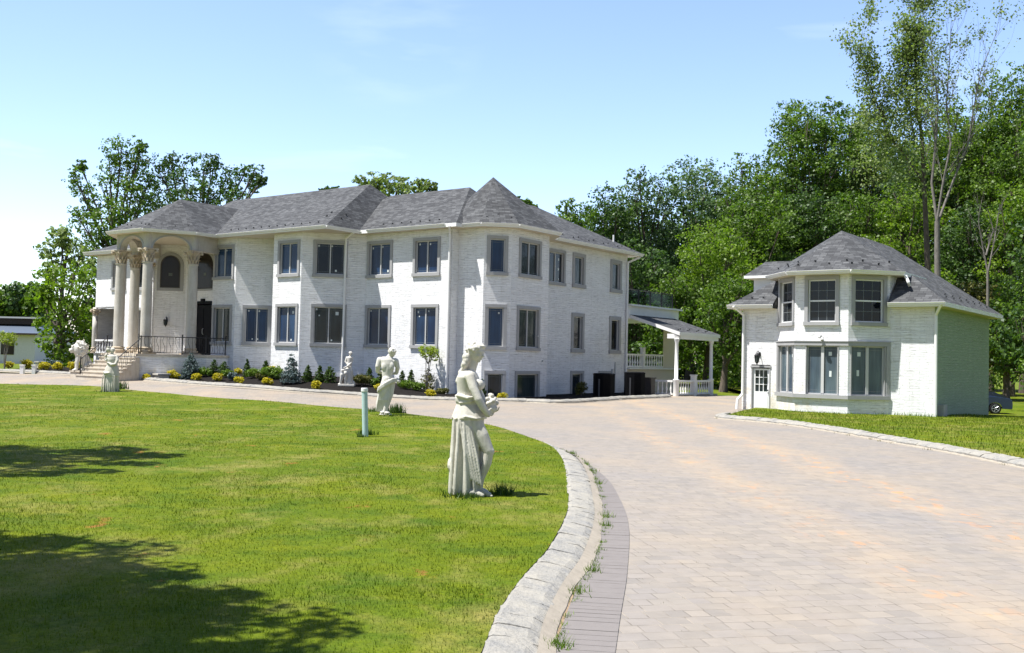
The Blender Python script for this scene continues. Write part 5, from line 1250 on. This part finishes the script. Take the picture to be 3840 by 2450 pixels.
loft(B,[(1.12,-.045,0,.126,.125,0,5,0),(1.20,-.045,0,.130,.135,0,5,0),(1.29,-.045,0,.138,.155,0,5,0),(1.37,-.055,0,.128,.175,0,5,0),(1.42,-.055,0,.100,.155,0,5,0),(1.455,-.045,0,.06,.075,0,5,0)],32)
B.ball((.075,-.07,1.285),.068,.062,.068); B.ball((.075,.07,1.285),.068,.062,.068); B.ball((-.02,-.15,1.385),.062,.058,.065); B.ball((-.05,.15,1.385),.06,.055,.06)
limb(B,[(-.04,0,1.40),(-.012,-.005,1.46),(.015,-.01,1.55)],[.062,.052,.050])
# bent leg coming out of the cloth
limb(B,[(.03,-.06,.86),(.13,-.085,.70),(.215,-.095,.53)],[.10,.085,.064],14); limb(B,[(.215,-.095,.53),(.195,-.085,.40),(.13,-.07,.22),(.115,-.07,.11)],[.060,.058,.045,.036],12)
B.ball((.232,-.098,.53),.052); B.tube([(.10,-.07,.07),(.17,-.085,.055),(.25,-.10,.03)],[.04,.042,.028],10)
for k in range(5): B.ball((.265-.012*k,-.135+.017*k,.028),.016-.0015*k,n=8,k=6)
B.tube([(.06,-.12,.05),(.12,-.15,.045),(.18,-.17,.03)],[.035,.036,.022],8)
B.ball((.02,-.10,.06),.10,.09,.05); B.ball((.10,.02,.05),.12,.10,.05)
# arms
limb(B,[(-.01,-.165,1.385),(.035,-.205,1.25),(.095,-.225,1.13)],[.060,.052,.046],12); limb(B,[(.095,-.225,1.13),(.15,-.20,1.03),(.205,-.165,.95)],[.047,.042,.030],12)
hand(B,(.205,-.16,.945),(.35,.35,.55),(-.2,.6,.5),.19,.7)
limb(B,[(-.04,.165,1.385),(.05,.20,1.20),(.13,.15,1.06)],[.055,.048,.04]); limb(B,[(.13,.15,1.06),(.20,.07,1.0),(.24,-.01,.98)],[.04,.034,.028]); hand(B,(.235,.0,.98),(.2,-.8,.1),(0,0,1),.17,.8)
B.ball((.22,-.06,1.07),.065,.085,.085); cluster(B,(.225,-.065,1.075),.065,.085,.10,34,.026,3)
# head turned to the right and slightly down towards the camera
hc=(.035,-.02,1.66); head(B,hc,.112,(.86,-.46,-.20),True,curls=15,bun=False,seed=5)
B.tube([(-.03,-.06,1.72),(.05,-.10,1.735),(.12,-.07,1.73),(.14,0,1.725)],[.014]*4,8)
rh=random.Random(2)
for k in range(16):
    t=k/15; B.ball((-.06-.10*t**1.2+rh.uniform(-.012,.012),-.03-.03*math.sin(t*6)+rh.uniform(-.02,.02),1.62-.30*t),.050-.018*t,n=8,k=6)
for q in range(3): B.tube([(-.05-.01*q,-.06+.03*q,1.60),(-.09,-.08+.03*q,1.50),(-.14,-.06+.02*q,1.40),(-.155,-.05+.02*q,1.33)],[.022,.022,.018,.008],6)
base=G(1104,1181); s1=tag(link('statue',fuse('statue',B,STATUE,.0072,1),None,(base.x,base.y,.07)),'tall weathered stone woman holding a bundle of fruit, nearest statue on the lawn','statue','stone statues set along the lawn edge and drive')
s1.rotation_euler=(0,0,math.radians(-4))
# -- the bare backed figure leaning over
B=MB()
S2=.002334
q=lambda X,Y,y=0:((X-455)*S2-.0225*(1135-Y)*S2,y,(1135-Y)*S2)
limb(B,[q(470,720,-.04),q(425,860,-.06),q(385,1000,-.02),q(372,1070,0)],[.13,.12,.095,.07],14)
limb(B,[q(520,730,.03),q(500,880,.0),q(470,1000,-.05),q(450,1090,-.08)],[.12,.11,.085,.06],14)
for k in range(9): B.tube([q(395+14*k,840-8*k,-.15+.01*k),q(380+14*k,950,-.12),q(350+16*k,1080,-.06)],[.018,.026,.02],8)
for k in range(4): B.tube([q(600,705+8*k,-.02),q(540,712+10*k,-.15),q(450,765+10*k,-.19),q(385,815+9*k,-.17),q(372,842+8*k,-.10)],[.028,.032,.034,.034,.026],8)
B.ball(q(600,735),.06,.09,.06)
loft(B,[(q(0,750)[2],.03,0,.16,.13,0,5,0),(q(0,700)[2],.035,0,.15,.12,0,5,0),(q(0,660)[2],.02,0,.145,.12,0,5,0),(q(0,600)[2],.03,0,.165,.13,0,5,0),(q(0,540)[2],.02,.01,.19,.14,0,5,0),(q(0,490)[2],.0,.03,.19,.14,0,5,0),(q(0,455)[2],.0,.05,.13,.11,0,5,0)],28)
B.ball(q(400,500,.03),.10,.09,.10); B.ball(q(555,505,.03),.09,.09,.09)
B.ball(q(450,570,-.08),.10,.06,.13); B.ball(q(520,570,-.07),.09,.06,.13)
limb(B,[q(385,495,.03),q(365,570,.0),q(358,625,.06)],[.085,.07,.055]); limb(B,[q(358,625,.06),q(395,640,.16),q(450,620,.2)],[.055,.045,.035]); hand(B,q(450,620,.2),(1,.2,.1),(0,0,1),.16)
limb(B,[q(572,505,.03),q(590,580,.06),q(575,640,.14)],[.078,.062,.05]); limb(B,[q(575,640,.14),q(540,650,.22)],[.05,.035]); hand(B,q(540,650,.22),(-1,.2,.1),(0,0,1),.16)
limb(B,[q(490,460,.04),q(512,430,.03)],[.07,.062]); head(B,q(530,405,.03),.118,(.55,.75,-.35),True,curls=11,bun=False,seed=8)
B.box(-.16,.16,-.16,.16,-.05,.05)
B.ball(q(425,1095,-.06),.07,.11,.04); B.ball(q(480,1100,-.09),.08,.11,.04)
for k in range(5): B.ball(q(415+14*k,1125,-.18),.018,n=8,k=6)
base=G(906,982); tag(link('statue',fuse('statue',B,STATUEW,.011,2),None,(base.x,base.y,.05)),'stone figure seen from its bare back, bent over, a swag of cloth round the hips','statue','stone statues set along the lawn edge and drive')
# -- the figure with a vessel on its shoulder, before the steps
B=MB(); S3=.1953*.00985
q=lambda X,Y,y=0:((X-835)*S3-.0225*(1410-Y)*S3,y,(1410-Y)*S3)
def q3(X,Y,rx,ry,f=0,ph=0): a=q(X,Y); return (a[2],a[0],0,rx*S3,ry*S3,f,8,ph)
loft(B,[q3(835,1410,150,115,.05,0),q3(833,1300,148,115,.07,.3),q3(838,1180,148,118,.07,.6),q3(840,1075,142,115,.05,.9),q3(845,1060,130,110,0,1)],48)
loft(B,[q3(838,1065,158,125,.03,0),q3(838,1010,150,125,.03,.3),q3(845,930,128,110,.02,.5),q3(850,870,110,95,0,0)],40)
loft(B,[q3(850,900,105,90),q3(852,820,100,92),q3(850,740,112,100),q3(848,670,100,85),q3(850,640,55,50)],28)
limb(B,[q(925,680,0),q(965,760,-.08),q(945,830,-.16)],[.075,.06,.05]); limb(B,[q(945,830,-.16),q(880,840,-.2),q(830,815,-.17)],[.05,.045,.035]); hand(B,q(830,815,-.17),(-1,0,.3),(0,0,1),.15)
limb(B,[q(780,690,0),q(735,740,-.05),q(760,640,-.03)],[.07,.055,.04]); hand(B,q(760,640,-.03),(0,0,1),(1,0,0),.15)
limb(B,[q(845,650),q(845,610)],[.06,.055]); head(B,q(850,565),.105,(.3,-.9,-.1),True,curls=9,bun=True,seed=4)
B.lathe([(.04,q(0,600)[2]),(.09,q(0,570)[2]),(.10,q(0,540)[2]),(.06,q(0,505)[2]),(.085,q(0,488)[2])],q(785,500)[0],-.02,14)
B.tube([q(715,990,-.16),q(780,1010,-.24),q(850,1000,-.24)],[.04,.05,.03],8); cluster(B,q(765,700,-.1),.08,.06,.12,14,.035,6)
for k in range(7): B.tube([q(710+38*k,1055,-.2),q(700+40*k,1250,-.215),q(695+42*k,1400,-.21)],[.018,.028,.02],6)
B.box(-.30,.30,-.24,.24,-.08,.02)
base=G(261,926); d3=base.y; k3=d3/37.9; o=tag(link('statue',fuse('statue',B,STATUE,.013,2),None,base),'stone woman with a jar at her shoulder, standing before the portico steps','statue','stone statues set along the lawn edge and drive'); o.scale=(k3,k3,k3)
# -- the small group in the bed by the bay
B=MB(); S4=.1628*.0113
q=lambda X,Y,y=0:((X-640)*S4-.0225*(1235-Y)*S4,y,(1235-Y)*S4)
B.box(-.36,.32,-.2,.2,-.05,.035)
limb(B,[q(800,1215),q(790,1150)],[.05,.03]); 
loft(B,[(q(0,1220)[2],.09,0,.15,.14,.06,6,0),(q(0,1050)[2],.10,0,.13,.13,.06,6,.4),(q(0,900)[2],.11,0,.12,.12,.04,6,.9),(q(0,850)[2],.10,0,.08,.08,0,6,1)],28)
loft(B,[(q(0,880)[2],.05,0,.12,.11,0,5,0),(q(0,800)[2],.06,0,.11,.10,0,5,0),(q(0,700)[2],.07,0,.105,.10,0,5,0),(q(0,600)[2],.075,0,.12,.10,0,5,0),(q(0,570)[2],.08,0,.06,.06,0,5,0)],24)
limb(B,[q(660,880,-.05),q(580,900,-.12),q(560,1000,-.13)],[.085,.07,.055]); limb(B,[q(560,1000,-.13),q(520,1100,-.12),q(495,1215,-.1)],[.055,.05,.035])
limb(B,[q(640,900,-.05),q(630,990,-.15),q(605,1100,-.12),q(600,1210,-.1)],[.08,.065,.05,.04])
limb(B,[q(630,600,0),q(600,700,-.05),q(680,790,-.14)],[.05,.04,.03]); hand(B,q(680,790,-.14),(.8,0,-.4),(0,-1,0),.13)
limb(B,[q(745,600,0),q(750,700,-.02),q(660,800,-.16),q(580,840,-.18)],[.05,.045,.035,.03])
limb(B,[q(700,590),q(705,555)],[.045,.04]); head(B,q(712,505),.085,(.1,-.95,-.2),True,curls=9,seed=6)
limb(B,[q(520,1000,-.16),q(510,1100,-.16),q(490,1210,-.14)],[.06,.05,.04]); B.ball(q(545,900,-.16),.065); B.ball(q(620,960,-.2),.07,.06,.09)
B.tube([q(430,1225),q(470,1205),q(500,1215)],[.03,.04,.03],8)
base=GB(816,911,.75); hp_=toh(base.x,base.y); o=tag(link('statue',fuse('statue',B,STATUEW,.010,1),None,(base.x,base.y,base.z+.06)),'small pale stone group on a slab against the bay wall in the black mulch','statue'); o.scale=(base.y/43,)*3
# -- the seated lion on its plinth
B=MB()
L=lambda x,y,z:(x,y,z)
limb(B,[(.22,.05,.30),(.05,.0,.62),(-.12,-.02,.85)],[.24,.22,.20],16); B.ball((.30,.10,.26),.22,.22,.22); B.ball((.27,-.12,.24),.19,.14,.22)
for s_ in (-1,1):
    limb(B,[(-.18,s_*.12,.75),(-.25,s_*.13,.40),(-.26,s_*.13,.10)],[.11,.075,.06]); B.tube([(-.24,s_*.13,.06),(-.36,s_*.13,.045)],[.07,.06],8)
    for k in range(4): B.ball((-.40,s_*.13-.055+.036*k,.04),.032,n=8,k=6)
    limb(B,[(.26,s_*.19,.30),(.10,s_*.22,.22),(.12,s_*.2,.07)],[.14,.10,.06]); B.tube([(.10,s_*.2,.05),(-.06,s_*.21,.045)],[.06,.055],8)
B.ball((-.12,0,1.02),.33,.33,.38,18,12); cl=random.Random(4)
for k in range(150):
    v=Vector((cl.uniform(-.35,1),cl.gauss(0,.8),cl.gauss(0,.8))).normalized(); B.ball((-.12+v.x*.33,v.y*.34,1.02+v.z*.39),cl.uniform(.04,.065),n=8,k=6)
for k in range(24):
    B.ball((-.22+cl.uniform(-.04,.2),cl.uniform(-.2,.2),.62+cl.uniform(-.08,.12)),cl.uniform(.05,.08),n=8,k=6)
B.ball((-.36,0,1.06),.15,.17,.19); B.ball((-.50,0,.98),.10,.11,.085); B.ball((-.50,0,.88),.07,.08,.05); B.ball((-.59,0,1.02),.035,.05,.03)
for s_ in (-1,1): B.ball((-.48,s_*.085,1.12),.04,.045,.03); B.ball((-.57,s_*.055,.95),.05,.05,.045); B.ball((-.24,s_*.26,1.30),.05,.035,.06)
B.tube([(-.44,-.13,1.18),(-.50,0,1.175),(-.44,.13,1.18)],[.03,.035,.03],8)
B.tube([(.42,.1,.12),(.5,.25,.1),(.40,.36,.12),(.2,.36,.1)],[.05,.045,.04,.06],8)
lz=tow(-43.45,25.6); lz.z=T(lz.x,lz.y)+.05; base=lz; o=tag(link('lion_statue',fuse('lion_statue',B,STATUEW,.018,1),None,(lz.x,lz.y,lz.z+.28)),'white stone lion sitting upright with a thick mane beside the portico steps','statue'); o.rotation_euler=(0,0,math.radians(32)); lk=.98; o.scale=(lk,lk,lk)
B=MB(); B.box(-.42,.48,-.34,.42,-.2,.24); B.box(-.46,.52,-.38,.46,.24,.29); o=tag(link('plinth',B.mesh('plinth',[STEPS]),None,lz),'square stone plinth carrying the seated lion','plinth'); o.rotation_euler=(0,0,TH)
# ---------------------------------------------------------------- turquoise pipe
p0=G(859,1036); B=MB(); n=24; r_=.047*p0.y/16
dx=-.045; hgt=(1035-912)*1.5953/F*p0.y
zz=[-.1,.05,.3,.6,hgt*.93]; B.ring([[Vector((dx*z/hgt+r_*math.cos(2*PI*j/n),r_*math.sin(2*PI*j/n),z)) for j in range(n)] for z in zz],0,True,True)
root=tag(empty('vent_pipe',p0),'leaning turquoise plastic pipe with a white cap standing in the lawn','pipe'); link('pipe',B.mesh('pipe',[PIPE]),root)
B=MB(); B.ring([[Vector((dx+r_*k*math.cos(2*PI*j/n),r_*k*math.sin(2*PI*j/n),z)) for j in range(n)] for k,z in ((1.1,hgt*.93),(1.16,hgt*.935),(1.16,hgt*.985),(1.08,hgt))],0,False,True); link('cap',B.mesh('cap',[SASHW]),root)
# ---------------------------------------------------------------- condensers
def condenser(px,py,w,h,label,s=1):
    b=G(px,py); root=tag(empty('air_conditioner',b,TH+.05),label,'air conditioner','black condensers beside the end wall'); d=b.y; W_=w*1.5953/F*d*.5; H_=h*1.5953/F*d
    c=.24*W_/.45
    P=[(-W_+c,-W_),(W_-c,-W_),(W_,-W_+c),(W_,W_-c),(W_-c,W_),(-W_+c,W_),(-W_,W_-c),(-W_,-W_+c)]
    B=MB(); B.ring([[Vector((x,y,z)) for x,y in P] for z in (.03,H_*.94)],0,False,True)
    for k in range(16): 
        z=.1+k*(H_*.8)/16; B.ring([[Vector((x*1.012,y*1.012,zz_)) for x,y in P] for zz_ in (z,z+.012)],0,False,True)
    link('casing',B.mesh('casing',[ACBLK]),root)
    B=MB(); B.ring([[Vector((x*k,y*k,z)) for x,y in P] for k,z in ((1.03,H_*.94),(1.03,H_*.97),(.9,H_),(.3,H_*1.01))],0,False,True); link('fan_guard',B.mesh('fan_guard',[ACBLK]),root)
    B=MB(); B.box(-.035,.035,-W_*1.02-.01,-W_*1.01,.1,H_*.78); link('corner_panel',B.mesh('corner_panel',[ACG]),root)
    B=MB(); B.box(-W_*1.1,W_*1.1,-W_*1.1,W_*1.1,-.06,.03); link('pad',B.mesh('pad',[STEPS]),root)
ACG=plain('dark_grey_panel',(.05,.05,.055),.4,.5)
condenser(1419,938,46,60,'black condenser nearer the turret, left one of the pair'); condenser(1491,935,44,60,'black condenser at the wall corner, right one of the pair')
b=G(1520,932); B=MB(); B.box(-.4,.4,-.2,.2,.02,.85); B.box(-.44,.44,-.24,.24,.85,.9); o=tag(link('equipment_cabinet',B.mesh('equipment_cabinet',[plain('brown_metal_cabinet',(.05,.042,.037),.5)]),None,b+Vector((0,.4,0))),'low brown metal cabinet behind the right condenser','cabinet'); o.rotation_euler=(0,0,TH)
# ---------------------------------------------------------------- low walls, posts
def lowwall(pa,pb,h,label,t=.3):
    a,b=G(*pa),G(*pb); d=(b-a); L=d.length; root=tag(empty('low_stone_wall',a,math.atan2(d.y,d.x)),label,'stone wall')
    B=MB(); B.box(0,L,0,t,-.2,h); link('wall_body',B.mesh('wall_body',[STEPS]),root); B=MB(); B.box(-.05,L+.05,-.05,t+.05,h,h+.07); link('coping',B.mesh('coping',[COLUMN]),root)
lowwall((305,891),(372,896),.26,'low stone wall with a pale slab top at the right foot of the portico steps',.5)
lowwall((90,862),(215,862),.30,'low dark stone terrace wall behind the yellow shrubs, left of the lion')
for px,l in ((52,'left one of two short white posts among the yellow shrubs at the left'),(80,'right one of two short white posts among the yellow shrubs at the left')):
    b=G(px,879); B=MB(); B.box(-.09,.09,-.09,.09,-.1,.42); B.box(-.11,.11,-.11,.11,.42,.47); tag(link('white_post',B.mesh('white_post',[WHITE]),None,b),l,'post','short white posts')
# ---------------------------------------------------------------- neighbouring house
d=92; b=W(20,0,d); x0,x1=W(-60,0,d).x,W(101,0,d).x; y=d; zt=H+(816-783)*1.5953/F*d; N=tag(empty('neighbour_house',(x1,y,0)),'white bungalow with a blue grey roof at the far left','house')
BLUE=plain('blue_grey_roof',(.10,.125,.165),.45,.4,.05); WH2=plain('white_render',(.74,.71,.73),.8)
B=MB(); B.box(x0-x1,0,0,9,-.3,zt); link('wall',B.mesh('wall',[WH2]),N)
B=MB(); zr=zt+1.05
for (ya,za,yb,zb) in ((-.7,zt,4.5,zr+.25),): B.poly([(x0-x1,ya,za),(.5,ya,za),(-1.2,yb,zb),(x0-x1,yb,zb)]); B.poly([(.5,ya,za),(.5,9.7,za),(-1.2,yb,zb)]); B.poly([(x0-x1,ya,za-.15),(.5,ya,za-.15),(.5,ya,za),(x0-x1,ya,za)],1); B.poly([(x0-x1,ya,za-.15),(.5,ya,za-.15),(.5,.01,za-.15),(x0-x1,.01,za-.15)],1)
link('roof',B.mesh('roof',[BLUE,DARKW]),N)
B=MB(); B.box(x0-x1,-.9,2,8,zr-.2,zr+.35,0); B.box(x0-x1,-.7,1.8,8.2,zr+.35,zr+.5,1); link('upper_storey',B.mesh('upper_storey',[DARKW,SASH]),N)
xw=lambda px:W(px,0,d).x-x1
B=MB(); B.box(xw(22),xw(52),-.06,.0,H+(816-834)*1.5953/F*d,H+(816-802)*1.5953/F*d); f=link('window',B.mesh('window',[DARKW]),N)
B=MB(); B.poly([(xw(24),-.07,H-.6),(xw(40),-.07,H-.6),(xw(40),-.07,H+.45),(xw(24),-.07,H+.45)]); link('pane',B.mesh('pane',[PANEG]),f)
B=MB(); B.box(xw(-15),xw(14),-.06,.0,H+(816-834)*1.5953/F*d,H+(816-802)*1.5953/F*d); f=link('window',B.mesh('window',[DARKW]),N)
B=MB(); B.poly([(xw(0),-.07,H-.6),(xw(12),-.07,H-.6),(xw(12),-.07,H+.45),(xw(0),-.07,H+.45)]); link('pane',B.mesh('pane',[PANEG]),f)
# ---------------------------------------------------------------- parked car
def car(loc,rz,label):
    root=tag(empty('parked_car',loc,rz),label,'car'); PAINT=NT('dark_blue_car_paint'); PAINT=PAINT.done(PAINT.pbr((.02,.036,.085),.28,None,.5,.3,**{'Coat Weight':1.0,'Coat Roughness':.05}))
    GL=plain('dark_car_glass',(.010,.013,.018),.06,.6,.0); TY=plain('black_tyre_rubber',(.015,.015,.016),.8,.2); RM=plain('silver_alloy',(.45,.46,.48),.3,.5,.02,3,.8)
    S=.72; L=4.7*S; Wd=1.82*S
    # side outline with wheel arches, lofted across the width
    top=[(-2.35,.55),(-2.33,.80),(-2.2,.92),(-1.5,1.02),(-1.15,1.06),(1.25,1.0),(1.9,.90),(2.25,.72),(2.35,.52)]
    def arch(cx): return [(cx+.40*math.cos(PI-PI*k/8),.32+.38*math.sin(PI-PI*k/8)) for k in range(9)]
    bot=[(2.33,.30)]+[(x,max(.22,z)) for x,z in arch(1.42)[::-1]]+[(x,max(.22,z)) for x,z in arch(-1.38)[::-1]]+[(-2.33,.30)]
    prof=top+bot; R=[]
    for yy,k in ((-.91,.93),(-.90,.985),(-.82,1),(.82,1),(.90,.985),(.91,.93)): R.append([Vector((x*(.99 if abs(yy)>.89 else 1)*S,yy*S,(.6+(z-.6)*k)*S)) for x,z in prof])
    B=MB(); B.ring(R,0,True,False)
    B.add([tuple(p) for p in R[0]],[list(range(len(prof)))]); B.add([tuple(p) for p in R[-1]],[list(range(len(prof)))])
    roof=[(-2.15,.96),(-1.35,1.30),(-.3,1.46),(.35,1.43),(1.2,1.0)]
    B2=MB(); R2=[[Vector((x*S,yy*(1 if z<1.2 else .78)*S,z*S)) for x,z in roof] for yy in (-.82,.82)]
    B.ring([[Vector((x*S,y*.80*(.80 if z>1.2 else 1)*S,z*S+.004)) for x,z in roof[1:4]] for y in (-.98,.98)],0,True,False,False)
    link('body',B.mesh('body',[PAINT]),root)
    for sgn in (-1,1): B2.poly([(x*S,sgn*.80*(.8 if z>1.2 else 1)*S,z*S) for x,z in roof])
    B2.poly([(roof[0][0]*S,-.8*S,.96*S),(roof[0][0]*S,.8*S,.96*S),(roof[1][0]*S,.64*S,1.30*S),(roof[1][0]*S,-.64*S,1.30*S)]); B2.poly([(roof[4][0]*S,-.8*S,1.0*S),(roof[4][0]*S,.8*S,1.0*S),(roof[3][0]*S,.64*S,1.43*S),(roof[3][0]*S,-.64*S,1.43*S)])
    link('window',B2.mesh('window',[GL]),root)
    B=MB()
    for sgn in (-1,1): B.box(.42*S-.02,.42*S+.02,sgn*.80*S-.02,sgn*.80*S+.02,1.0*S,1.05*S)
    for cx in (1.42,-1.38):
        for sgn in (-1,1):
            B=MB(); n=24; R=[[Vector((cx*S+r*math.cos(2*PI*j/n),sgn*yy*S,.33*S+r*math.sin(2*PI*j/n))) for j in range(n)] for yy,r in ((.70,.20*S),(.70,.31*S),(.74,.33*S),(.88,.33*S),(.92,.31*S),(.92,.23*S),(.86,.21*S))]
            B.ring(R,0,True,True); w=link('wheel',B.mesh('wheel',[TY]),root)
            B=MB(); B.ring([[Vector((cx*S+r*math.cos(2*PI*j/n),sgn*yy*S,.33*S+r*math.sin(2*PI*j/n))) for j in range(n)] for yy,r in ((.875,.225*S),(.925,.225*S),(.925,.19*S),(.885,.185*S))],0,False,False)
            for k in range(5):
                a=2*PI*k/5; ca,sa=math.cos(a),math.sin(a); B.tube([(cx*S,sgn*.90*S,.33*S),(cx*S+ca*.2*S,sgn*.905*S,.33*S+sa*.2*S)],[.035*S,.028*S],6)
            link('rim',B.mesh('rim',[RM]),w)
    for nm,xx,m in (('headlight',2.26,STICK),('tail_light',-2.30,plain('red_lamp_glass',(.25,.01,.01),.2))):
        for sgn in (-1,1):
            B=MB(); B.ball((xx*S,sgn*.66*S,.74*S),.07*S,.2*S,.075*S,10,6); link(nm,B.mesh(nm,[m]),root)
pd=42.6; p=W(2333,0,pd); car((p.x-.62,pd+.35,T(p.x,pd)+.06),math.radians(172),'dark blue sedan half hidden behind the right end of the guest house')
# ---------------------------------------------------------------- light, sky, camera
SUN_EL=math.radians(64.6); sd=tow(-.584,-.811); 
S=Vector((sd.x*math.cos(SUN_EL),sd.y*math.cos(SUN_EL),math.sin(SUN_EL)))
ld=bpy.data.lights.new('sun','SUN'); ld.energy=5.0; ld.angle=math.radians(.53); ld.color=(1,.98,.95)
lo=link('sun',ld); lo.rotation_euler=S.to_track_quat('Z','Y').to_euler()
wd_=bpy.data.worlds.new('World'); sc.world=wd_; wd_.use_nodes=True; t=wd_.node_tree; t.nodes.clear()
sky=t.nodes.new('ShaderNodeTexSky'); sky.sky_type='NISHITA'; sky.sun_disc=False; sky.sun_elevation=SUN_EL; sky.sun_rotation=math.atan2(S.x,S.y)
sky.air_density=1.0; sky.dust_density=.4; sky.ozone_density=2.6; sky.altitude=50
bg=t.nodes.new('ShaderNodeBackground'); bg.inputs[1].default_value=.118
tc=t.nodes.new('ShaderNodeTexCoord'); mp=t.nodes.new('ShaderNodeMapping'); mp.inputs['Scale'].default_value=(1.6,1.6,7); mp.inputs['Rotation'].default_value=(.12,.1,.3)
nz=t.nodes.new('ShaderNodeTexNoise'); nz.inputs['Scale'].default_value=1.7; nz.inputs['Detail'].default_value=6; nz.inputs['Distortion'].default_value=.6
rp=t.nodes.new('ShaderNodeValToRGB'); rp.color_ramp.elements[0].position=.60; rp.color_ramp.elements[1].position=.85; rp.color_ramp.elements[1].color=(.35,.35,.35,1)
mx=t.nodes.new('ShaderNodeMix'); mx.data_type='RGBA'; mx.inputs[7].default_value=(6.5,7.2,8.0,1)
t.links.new(tc.outputs['Generated'],mp.inputs[0]); t.links.new(mp.outputs[0],nz.inputs['Vector']); t.links.new(nz.outputs['Fac'],rp.inputs[0]); t.links.new(rp.outputs[0],mx.inputs[0]); t.links.new(sky.outputs[0],mx.inputs[6])
# a faint wisp high over the ridge
wd0=ray(930,60).normalized(); dv=t.nodes.new('ShaderNodeVectorMath'); dv.operation='DOT_PRODUCT'; dv.inputs[1].default_value=wd0; t.links.new(tc.outputs['Generated'],dv.inputs[0])
wm=t.nodes.new('ShaderNodeMapRange'); wm.interpolation_type='SMOOTHSTEP'; wm.inputs['From Min'].default_value=.9955; wm.inputs['From Max'].default_value=.9996; t.links.new(dv.outputs['Value'],wm.inputs['Value'])
m2=t.nodes.new('ShaderNodeMapping'); m2.inputs['Scale'].default_value=(5,5,22); m2.inputs['Rotation'].default_value=(0,-.22,0); t.links.new(tc.outputs['Generated'],m2.inputs[0])
n2=t.nodes.new('ShaderNodeTexNoise'); n2.inputs['Scale'].default_value=2.2; n2.inputs['Detail'].default_value=5; t.links.new(m2.outputs[0],n2.inputs['Vector'])
r2_=t.nodes.new('ShaderNodeMapRange'); r2_.inputs['From Min'].default_value=.42; r2_.inputs['From Max'].default_value=.75; r2_.inputs['To Max'].default_value=.09; t.links.new(n2.outputs['Fac'],r2_.inputs['Value'])
mm=t.nodes.new('ShaderNodeMath'); mm.operation='MULTIPLY'; t.links.new(wm.outputs[0],mm.inputs[0]); t.links.new(r2_.outputs[0],mm.inputs[1])
ma=t.nodes.new('ShaderNodeMath'); ma.operation='MAXIMUM'; t.links.new(mm.outputs[0],ma.inputs[0]); t.links.new(rp.outputs[0],ma.inputs[1]); t.links.new(ma.outputs[0],mx.inputs[0])
# sky scaled by direction: brighter ahead, dimmed behind and overhead to cut fill light
vm=t.nodes.new('ShaderNodeVectorMath'); vm.operation='DOT_PRODUCT'; vm.inputs[1].default_value=(.30,.93,-.22); t.links.new(tc.outputs['Generated'],vm.inputs[0])
mr=t.nodes.new('ShaderNodeMapRange'); mr.interpolation_type='SMOOTHSTEP'; mr.inputs['From Min'].default_value=-.1; mr.inputs['From Max'].default_value=.75; mr.inputs['To Min'].default_value=.60; mr.inputs['To Max'].default_value=1.25; t.links.new(vm.outputs['Value'],mr.inputs['Value'])
ml=t.nodes.new('ShaderNodeVectorMath'); ml.operation='SCALE'; t.links.new(mx.outputs[2],ml.inputs[0]); t.links.new(mr.outputs[0],ml.inputs['Scale'])
tn=t.nodes.new('ShaderNodeVectorMath'); tn.operation='MULTIPLY'; tn.inputs[1].default_value=(1.035,.968,1.035); t.links.new(ml.outputs[0],tn.inputs[0]); t.links.new(tn.outputs[0],bg.inputs[0])
out=t.nodes.new('ShaderNodeOutputWorld'); t.links.new(bg.outputs[0],out.inputs[0])
cd=bpy.data.cameras.new('camera'); cam=link('camera',cd); cd.sensor_width=36; cd.lens=F/3840*36; cd.clip_end=4000; cd.clip_start=.05
R0=Vector((1,0,0));U0=Vector((0,-sp,cp));F0=Vector((0,cp,sp)); Rv=R0*cr+U0*sr; Uv=U0*cr-R0*sr
M=Matrix(((Rv.x,Uv.x,-F0.x,0),(Rv.y,Uv.y,-F0.y,0),(Rv.z,Uv.z,-F0.z,H),(0,0,0,1))); cam.matrix_world=M
sc.camera=cam
sc.view_settings.view_transform='Standard'; sc.view_settings.look='None'; sc.view_settings.gamma=1; sc.view_settings.exposure=EXPO
sc.cycles.max_bounces=6; sc.cycles.transparent_max_bounces=12; sc.cycles.use_denoising=True
# the plan above is drawn at three quarters of life size: bring everything to metres
SC=1.3
for o in [o for o in bpy.data.objects if o.parent is None]:
    o.location=o.location*SC
    if o.type!='CAMERA' and o.type!='LIGHT': o.scale=(o.scale[0]*SC,o.scale[1]*SC,o.scale[2]*SC)
